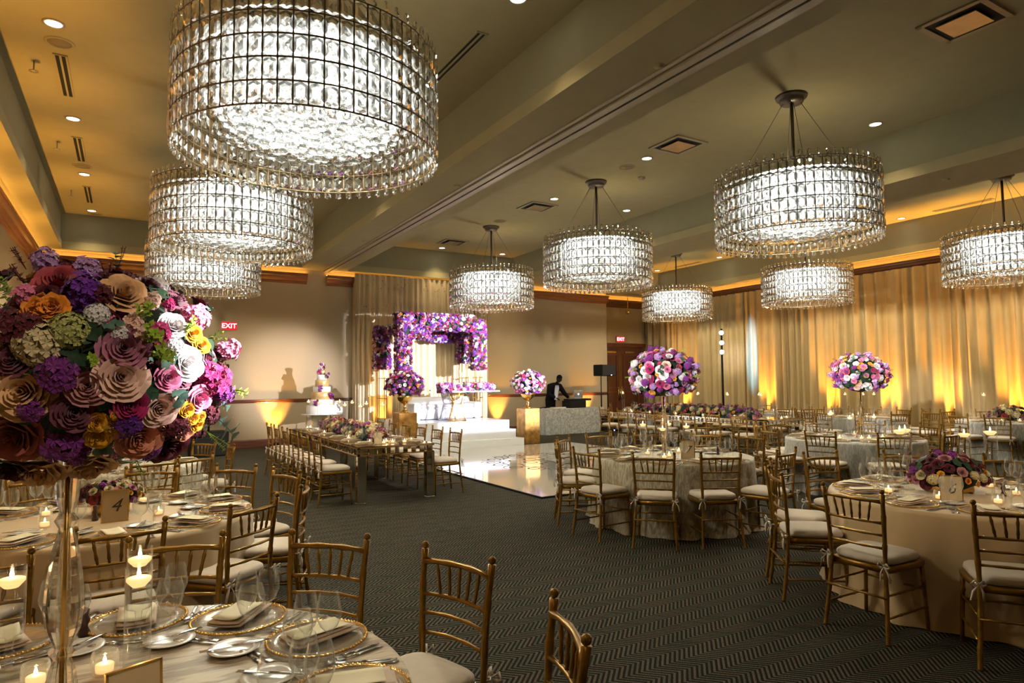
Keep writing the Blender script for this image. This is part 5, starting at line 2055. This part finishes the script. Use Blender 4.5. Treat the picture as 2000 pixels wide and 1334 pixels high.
# ---------------------------------------------------------------- flower arch, stage flowers
t = thing('flower_arch', (7.2, 16.5, SZ), 0, 'rectangular canopy of purple and white flowers on gold poles above the stage', 'flower arch')
O = (7.2, 16.5, SZ)
bx = [(5.98, 6.32, 15.85, 16.15, 1.80, 3.42), (6.32, 8.18, 15.85, 16.15, 3.02, 3.42), (8.16, 8.52, 15.85, 16.15, 1.98, 3.30),
      (5.78, 6.16, 16.95, 17.25, 2.02, 3.12), (8.30, 8.62, 16.95, 17.25, 2.2, 3.05), (7.30, 8.30, 16.95, 17.2, 2.78, 3.1), (6.32, 6.9, 15.88, 16.12, 2.78, 3.02),
      (5.98, 6.14, 16.15, 16.95, 2.95, 3.12), (8.3, 8.46, 16.15, 16.95, 2.95, 3.12)]
flower_box(t, [(a - O[0], b_ - O[0], c - O[1], d - O[1], e - O[2], f - O[2]) for a, b_, c, d, e, f in bx], 250, PAL_ARCH, 0.050, 61, 300)
for x, y in ((6.15, 16.0), (8.34, 16.0), (5.97, 17.1), (8.46, 17.1)):
    b = MB()
    zz = 3.0 - SZ
    for ox in (-0.1, 0.1):
        for oy in (-0.08, 0.08):
            b.tube([(x - O[0] + ox, y - O[1] + oy, 0.0), (x - O[0] + ox, y - O[1] + oy, zz)], 0.011, 6)
    for z in (0.01, 0.55, 1.1):
        for (ax, ay, sx, sy) in ((0, -.08, .22, .018), (0, .08, .22, .018), (-.1, 0, .018, .18), (.1, 0, .018, .18)):
            b.box(x - O[0] + ax, y - O[1] + ay, z, sx, sy, .018)
    lk('gold_frame_leg', b.mesh('gold_frame_leg', M['goldb']), t, I4)
t = runner(7.45, 15.05, 0.6, 0.6, 0.2, 2, 'low flower garland along the sweetheart table', 53, PAL_BRIGHT, 0.01, 0, SZ + 0.756)
flower_box(t, [(-0.75, 0.72, -0.30, -0.05, 0.0, 0.16)], 260, PAL_BRIGHT, 0.055, 62, 200)
for i, (x, y, z) in enumerate(((7.05, 15.35, SZ + .756), (7.35, 15.4, SZ + .756), (7.9, 15.4, SZ + .756), (8.1, 15.3, SZ + .756))):
    spawn(HUR[(.30, 0)], (x, y, z), 0, 'lit candle cylinder behind the stage garland, %s from the left' % ORD[i], 'candle', 'candles on the sweetheart table')
# hanging crystal droplets in front of the drape
b = MB()
r_ = random.Random(8)
for k in range(70):
    x, z = r_.uniform(5.5, 9.2), r_.choice((r_.uniform(3.45, 3.75), r_.uniform(4.2, 4.45)))
    b.ball((x, 17.1 + r_.uniform(-.1, .2), z), 0.014, 0.014, 0.02, 5, 3)
lk('crystal_droplets', b.mesh('crystal_droplets', M['steel'], False), None, I4, label='tiny hanging crystal droplets glinting before the top of the drape', category='crystals',
   kind='stuff')

# ---------------------------------------------------------------- cake
ck = thing('wedding_cake', (4.2, 16.5, 0.86), 0, 'tall seven-tier white and gold wedding cake with flower clusters', 'cake')
z = 0.0
TI = [(0.30, 0.14, 'frost'), (0.25, 0.185, 'frostg'), (0.215, 0.135, 'frost'), (0.165, 0.17, 'frostg'), (0.122, 0.125, 'frost'), (0.082, 0.115, 'frostg')]
lk('cake_tier', MB().lathe([(0, 0), (.36, 0), (.37, .01), (.37, .20), (.36, .215), (0, .215)], 40).mesh('cake_tier', M['frost']), ck, I4)
z = 0.215
zs = []
for rr, hh, mt in TI:
    lk('cake_tier', MB().lathe([(0, z), (rr - .008, z), (rr, z + .008), (rr, z + hh - .01), (rr - .01, z + hh), (0, z + hh)], 36).mesh('cake_tier', M[mt]), ck, I4)
    zs.append((rr, z, hh))
    z += hh
r_ = random.Random(4)
CL = [(-0.35, -2.2, 0.26, 0.07), (0.26, -0.9, 0.42, 0.08), (-0.2, -2.0, 0.60, 0.08), (0.15, -0.9, 0.93, 0.07), (-0.09, -2.6, 1.03, 0.06), (0, 0, 1.17, 0.08)]
for i, (rr, a, zc, sp_) in enumerate(CL):
    rad = abs(rr)
    cx, cyy = (rad * cos(a), rad * sin(a)) if i < 5 else (0, 0)
    b = MB()
    mats = []
    for k in range(16):
        kind, col = pick([('rose', 'white', 3), ('stock', 'purple', 4), ('rose', 'magenta', 3), ('leaf', 'green', 2), ('rose', 'burgundy', 2)], r_)
        if FM[col] not in mats:
            mats.append(FM[col])
        b.mi = mats.index(FM[col])
        d = Vector((r_.uniform(-1, 1) + (cx * 3), r_.uniform(-1, 1) + cyy * 3 - .5, r_.uniform(-.3, 1)))
        b.merge(fmb(kind, r_.randrange(3), False), fmtx((cx + r_.uniform(-1, 1) * sp_ * .6, cyy + r_.uniform(-1, .6) * sp_ * .6, zc + r_.uniform(-.6, 1) * sp_), d, 0.042, 0))
    lk('sugar_flower_cluster', b.mesh('sugar_flower_cluster', mats), ck, I4)
ct = thing('cake_table', (4.2, 16.5, 0), 0, 'clear acrylic cake table with gold legs under the wedding cake', 'table')
lk('tabletop', MB().lathe([(0, .845), (.5, .845), (.5, .86), (0, .86)], 36).mesh('tabletop', M['stagew']), ct, I4)
for k in range(4):
    a = PI / 4 + k * PI / 2
    lk('leg', MB().tube([(.42 * cos(a), .42 * sin(a), 0), (.42 * cos(a), .42 * sin(a), .845)], 0.015, 8).mesh('leg', M['goldb']), ct, I4)
sg = lk('cake_sign', MB().box(0, 0, 0.16, 0.2, 0.01, 0.30).mesh('cake_sign', M['frost'], False), None, T(4.56, 16.28, 0.87) @ RZ(-0.2), label='white framed sign standing right of the cake',
        category='sign')
b = MB()
for i in range(4):
    ribbon(b, [(0.02 * sin(3 * u + i), -0.05 + 0.02 * i + 0.02 * u) for u in [j / 6 for j in range(7)]], 0.006, 0)
lk('script_marks', b.mesh('script_marks', M['ink'], False), sg, T(0, -0.006, 0.16) @ UPR @ S(2))

# ---------------------------------------------------------------- DJ corner, speakers, light stand
dj = thing('dj_table', (11.85, 16.65, 0), 0, 'long DJ table draped to the floor in crinkled silver cloth', 'table')


def boxcloth(w_, l_, h_, seed):
    r = random.Random(seed)
    b = MB()
    n = 30
    per = []
    for (x0, y0, x1, y1) in ((-1, -1, 1, -1), (1, -1, 1, 1), (1, 1, -1, 1), (-1, 1, -1, -1)):
        for i in range(n):
            u = i / n
            per.append(((x0 + (x1 - x0) * u) * w_ / 2, (y0 + (y1 - y0) * u) * l_ / 2, y0 if y0 == y1 else 0, x0 if x0 == x1 else 0, r.uniform(-1, 1)))
    vs = []
    N_ = len(per)
    for z, am in ((h_, 0), (h_ - .02, .1), (h_ * .6, .5), (h_ * .3, .9), (0.01, 1.3)):
        for i, (x, y, ny, nx, j) in enumerate(per):
            o = am * (0.02 + 0.035 * sin(i * 0.9) * (0.6 + 0.4 * sin(i * .23)))
            vs.append((x + nx * o, y + ny * o, z))
    fs = []
    for l in range(4):
        for i in range(N_):
            j = (i + 1) % N_
            fs.append((l * N_ + i, (l + 1) * N_ + i, (l + 1) * N_ + j, l * N_ + j))
    vs.append((0, 0, h_))
    fs += [(len(vs) - 1, i, (i + 1) % N_) for i in range(N_)]
    return b.add(vs, fs)


lk('tablecloth', boxcloth(2.2, 0.75, 0.78, 5).mesh('tablecloth', M['silver']), dj, I4)
lk('dj_mixer_case', rbox(MB(), 0, 0, 0.11, 0.62, 0.42, 0.22, r=.01).mesh('dj_mixer_case', M['black'], False), None, T(12.0, 16.55, 0.782),
   label='black mixer flight case on the DJ table', category='mixer')
o = lk('keyboard_controller', rbox(MB(), 0, 0, 0.03, 0.85, 0.3, 0.06, r=.01).mesh('keyboard_controller', M['black'], False), None, T(12.1, 16.5, 1.003),
       label='black controller deck resting on the flight case', category='controller')
b = MB()
for i in range(8):
    b.box(-0.35 + i * .1, -0.03, .064, .05, .12, .01)
lk('pads', b.mesh('pads', M['silverm'], False), o, I4)
o = lk('laptop', rbox(MB(), 0, 0, 0.01, 0.36, 0.25, 0.02, r=.008).mesh('laptop', M['silverm']), None, T(12.15, 16.66, 1.064),
       label='open silver laptop with a glowing round emblem facing out', category='laptop')
l2 = lk('lid', rbox(MB(), 0, 0, 0.12, 0.36, 0.012, 0.24, r=.005).mesh('lid', M['silverm']), o, T(0, -0.12, 0.02) @ Matrix.Rotation(0.15, 4, 'X'))
lk('emblem', MB().ball((0, -0.008, 0.12), 0.022, 0.004, 0.022, 10, 6).mesh('emblem', M['screen']), l2, I4)
lk('cable_bundle', MB().tube([(-.3, 0, .02), (-.15, -.06, .05), (0, .02, .03), (.15, -.05, .05), (.3, 0, .02), (.1, .06, .04), (-.1, .03, .02)], 0.012, 6).mesh('cable_bundle', M['black']),
   None, T(11.05, 16.6, .78), label='black cables heaped on the left end of the DJ table', category='cables')
lk('white_tray', rbox(MB(), 0, 0, 0.02, 0.45, 0.25, 0.04, r=.01).mesh('white_tray', M['china']), None, T(11.35, 16.5, .782), label='flat white folder lying on the DJ table', category='folder')


def speaker(loc, rz, w_, h_, d_, label, led=False):
    o = lk('loudspeaker', rbox(MB(), 0, 0, h_ / 2, w_, d_, h_, r=.02).mesh('loudspeaker', M['black'], False), None, T(*loc) @ RZ(rz), label=label, category='speaker')
    lk('grille', rbox(MB(), 0, -d_ / 2 - .004, h_ / 2, w_ * .9, .01, h_ * .9, r=.004).mesh('grille', pm('black_grille', (.008, .008, .008), .8, amt=.4, scale=200), False), o, I4)
    if led:
        lk('indicator', MB().ball((0, -d_ / 2 - .02, 0.03), .016, .01, .016, 8, 5).mesh('indicator', M['blue']), o, I4)
    return o


def pole(x, y, z0, z1, label, sx=0.0):
    t = thing('speaker_pole', (x, y, z0), 0, label, 'stand')
    lk('pole', MB().tube([(0, 0, 0), (0, 0, (z1 - z0) * .55), (0, 0, (z1 - z0) * .56), (0, 0, z1 - z0)], [.022, .022, .016, .016], 8).mesh('pole', M['black']), t, I4)
    lk('knob', MB().ball((0.03, 0, (z1 - z0) * .55), .02, n=6, m=4).mesh('knob', M['black']), t, I4)
    return t


speaker((13.0, 16.45, 0), 0.25, 0.50, 0.50, 0.5, 'black subwoofer on the floor right of the DJ table', False)
speaker((13.42, 16.65, 0), 0.1, 0.42, 0.46, 0.5, 'second black subwoofer, nearer the dark doors', True)
pole(13.0, 16.45, 0.5, 1.76, 'black pole rising from the left subwoofer by the doors')
pole(13.42, 16.65, 0.46, 1.76, 'black pole rising from the right subwoofer by the doors')
speaker((13.02, 16.45, 1.76), 0.3, 0.42, 0.36, 0.34, 'black loudspeaker on the left pole beside the doors')
speaker((13.42, 16.65, 1.76), 0.1, 0.42, 0.36, 0.34, 'black loudspeaker on the right pole beside the doors', True)
speaker((1.62, 16.4, 0), 0.1, 0.75, 0.55, 0.6, 'black subwoofer on the floor left of the lit wall patch')
pole(1.62, 16.4, 0.55, 1.72, 'black pole holding the left loudspeaker')
speaker((1.70, 16.4, 1.72), 0.05, 0.62, 0.36, 0.35, 'black loudspeaker on a pole behind the big foreground bouquet', True)
ls = thing('light_stand', (14.5, 12.85, 0), 0, 'tall black pole with three white stage spotlights before the curtain', 'light stand')
lk('pole', MB().tube([(0, 0, 0), (0, 0, 3.05)], 0.03, 8).mesh('pole', M['black']), ls, I4)
b = MB()
for k in range(3):
    a = k * 2.1
    b.tube([(0, 0, .35), (.45 * cos(a), .45 * sin(a), 0.01)], .015, 6)
lk('tripod_legs', b.mesh('tripod_legs', M['black']), ls, I4)
aim = math.atan2(-12.85, -14.5)
for z in (2.38, 2.64, 2.92):
    hd = lk('spotlight_head', MB().lathe([(0, 0), (.05, 0), (.07, .08), (.075, .16), (.06, .16)], 14).mesh('spotlight_head', M['black']), ls,
            T(.06 * cos(aim), .06 * sin(aim), z) @ RZ(aim) @ Matrix.Rotation(PI / 2, 4, 'Y'))
    lk('lens', MB().lathe([(0, .155), (.06, .155)], 14).mesh('lens', M['spotface']), hd, I4)
cw = lamp('SPOT', 'curtain_wash', (14.3, 12.6, 2.6), (16.6, 13.55, 2.4), 620, (0.14, 0.42, 1.0), 0.03, 1.0, 0.7)
cw.scale = (0.16, 1, 1)
lamp('SPOT', 'curtain_wash', (14.3, 13.1, 2.7), (16.6, 14.3, 2.3), 90, (0.9, 0.9, 1.0), 0.03, 0.5, 0.8)
lk('gold_ornament', MB().ball((0, 0, 0), .09, n=10, m=6).lathe([(.012, .08), (.012, .6)], 6).mesh('gold_ornament', M['goldb']), None, T(15.46, 17.95, 4.07),
   label='small gold ornament hanging from the ceiling before the doors', category='ornament')


# ---------------------------------------------------------------- the DJ
def skin_mesh(name, verts, edges, radii, mat, root=0, sub=2):
    me = bpy.data.meshes.new(name)
    me.from_pydata(verts, edges, [])
    me.update()
    o = bpy.data.objects.new(name, me)
    COL.objects.link(o)
    sk = o.modifiers.new('skin', 'SKIN')
    sb = o.modifiers.new('sub', 'SUBSURF')
    sb.levels = sub
    lay = me.skin_vertices[0].data
    for i, r in enumerate(radii):
        rr = r if isinstance(r, tuple) else (r, r)
        lay[i].radius = rr
        lay[i].use_root = (i == root)
    dg = bpy.context.evaluated_depsgraph_get()
    me2 = bpy.data.meshes.new_from_object(o.evaluated_get(dg))
    bpy.data.objects.remove(o)
    me2.materials.clear()
    me2.materials.append(mat)
    me2.polygons.foreach_set('use_smooth', [True] * len(me2.polygons))
    me2.name = name
    return me2


# standing behind the table, bent forward, facing the camera side and his right; local +x = picture right, -y = to camera
V = [(0, 0, .95), (0.0, -.02, 1.12), (0.04, -.10, 1.32), (0.07, -.17, 1.47), (0.10, -.22, 1.55), (0.125, -.27, 1.60),
     (-.13, -.16, 1.45), (-.20, -.20, 1.20), (-.06, -.38, 1.10), (.25, -.17, 1.45), (.38, -.24, 1.22), (.42, -.42, 1.08),
     (-.10, .0, .90), (-.11, -.03, .50), (-.12, .02, .09), (-.12, -.10, .04), (.10, .0, .90), (.11, -.03, .50), (.13, .02, .09), (.14, -.10, .04)]
E_ = [(0, 1), (1, 2), (2, 3), (3, 4), (4, 5), (3, 6), (6, 7), (7, 8), (3, 9), (9, 10), (10, 11), (0, 12), (12, 13), (13, 14), (14, 15), (0, 16), (16, 17), (17, 18), (18, 19)]
R2 = [(.17, .12), (.18, .13), (.20, .14), (.15, .11), .058, .05, .095, .072, .050, .095, .072, .050, .09, .065, .045, .04, .09, .065, .045, .04]
px, py = 11.55, 17.2
man = lk('person', skin_mesh('person', V, E_, R2, M['suit']), None, T(px, py, 0), label='man in black suit and white shirt bending over the DJ deck', category='person')
b = MB()
b.ball((0, 0, 0), .078, .092, .112, 16, 12)
b.ball((0, -.092, -.015), .014, .02, .022, 6, 5)
b.ball((-.08, .0, -.01), .012, .02, .03, 6, 4)
b.ball((.08, .0, -.01), .012, .02, .03, 6, 4)
b.ball((0, -.04, -.075), .045, .045, .035, 8, 5)
b.ball((0, -.086, -.052), .022, .01, .006, 6, 4)
b.ball((-.03, -.082, .015), .012, .008, .008, 6, 4)
b.ball((.03, -.082, .015), .012, .008, .008, 6, 4)
HM = T(.14, -.31, 1.69) @ RZ(0.5) @ Matrix.Rotation(0.55, 4, 'X')
lk('head', b.mesh('head', M['skin']), man, HM)
lk('hair', MB().ball((0, .012, .028), .084, .094, .098, 16, 8).mesh('hair', M['suit']), man, HM)
b = MB()
pts = [(-.035, 1.50), (.075, 1.50), (.10, 1.42), (.085, 1.20), (.05, 1.05), (-.03, 1.05), (-.05, 1.25), (-.05, 1.42)]
vs = []
for off in (0, .02):
    for x, z in pts:
        vs.append((x + .045, -.235 - (z - 1.05) * 0.16 + off + .01, z - .02))
b.add(vs, [tuple(range(8))] + [tuple(reversed(range(8, 16)))] + [(i, (i + 1) % 8, 8 + (i + 1) % 8, 8 + i) for i in range(8)])
lk('shirt_front', b.mesh('shirt_front', M['shirt']), man, I4)


def hand(side, base, dirv):
    Vh = [(0, 0, 0), (0, -.045, 0), (0, -.09, -.004)]
    Eh = [(0, 1), (1, 2)]
    Rh = [(.022, .016), (.034, .014), (.032, .012)]
    for i, (x, ln) in enumerate(((-.028, .062), (-.010, .074), (.010, .070), (.028, .054))):
        k = len(Vh)
        Vh += [(x, -.105, -.006), (x * 1.15, -.105 - ln * .5, -.018), (x * 1.2, -.105 - ln * .9, -.04)]
        Eh += [(2, k), (k, k + 1), (k + 1, k + 2)]
        Rh += [.009, .008, .0065]
    k = len(Vh)
    Vh += [(side * .038, -.055, -.01), (side * .058, -.085, -.022)]
    Eh += [(1, k), (k, k + 1)]
    Rh += [.011, .008]
    q = (Vector(dirv) * -1).to_track_quat('Y', 'Z').to_matrix().to_4x4()
    lk('hand', skin_mesh('hand', Vh, Eh, Rh, M['skin'], 0, 1), man, T(*base) @ q)


hand(1, (-.055, -.40, 1.095), (.12, -.9, -.25))
hand(-1, (.425, -.44, 1.075), (.05, -.9, -.2))
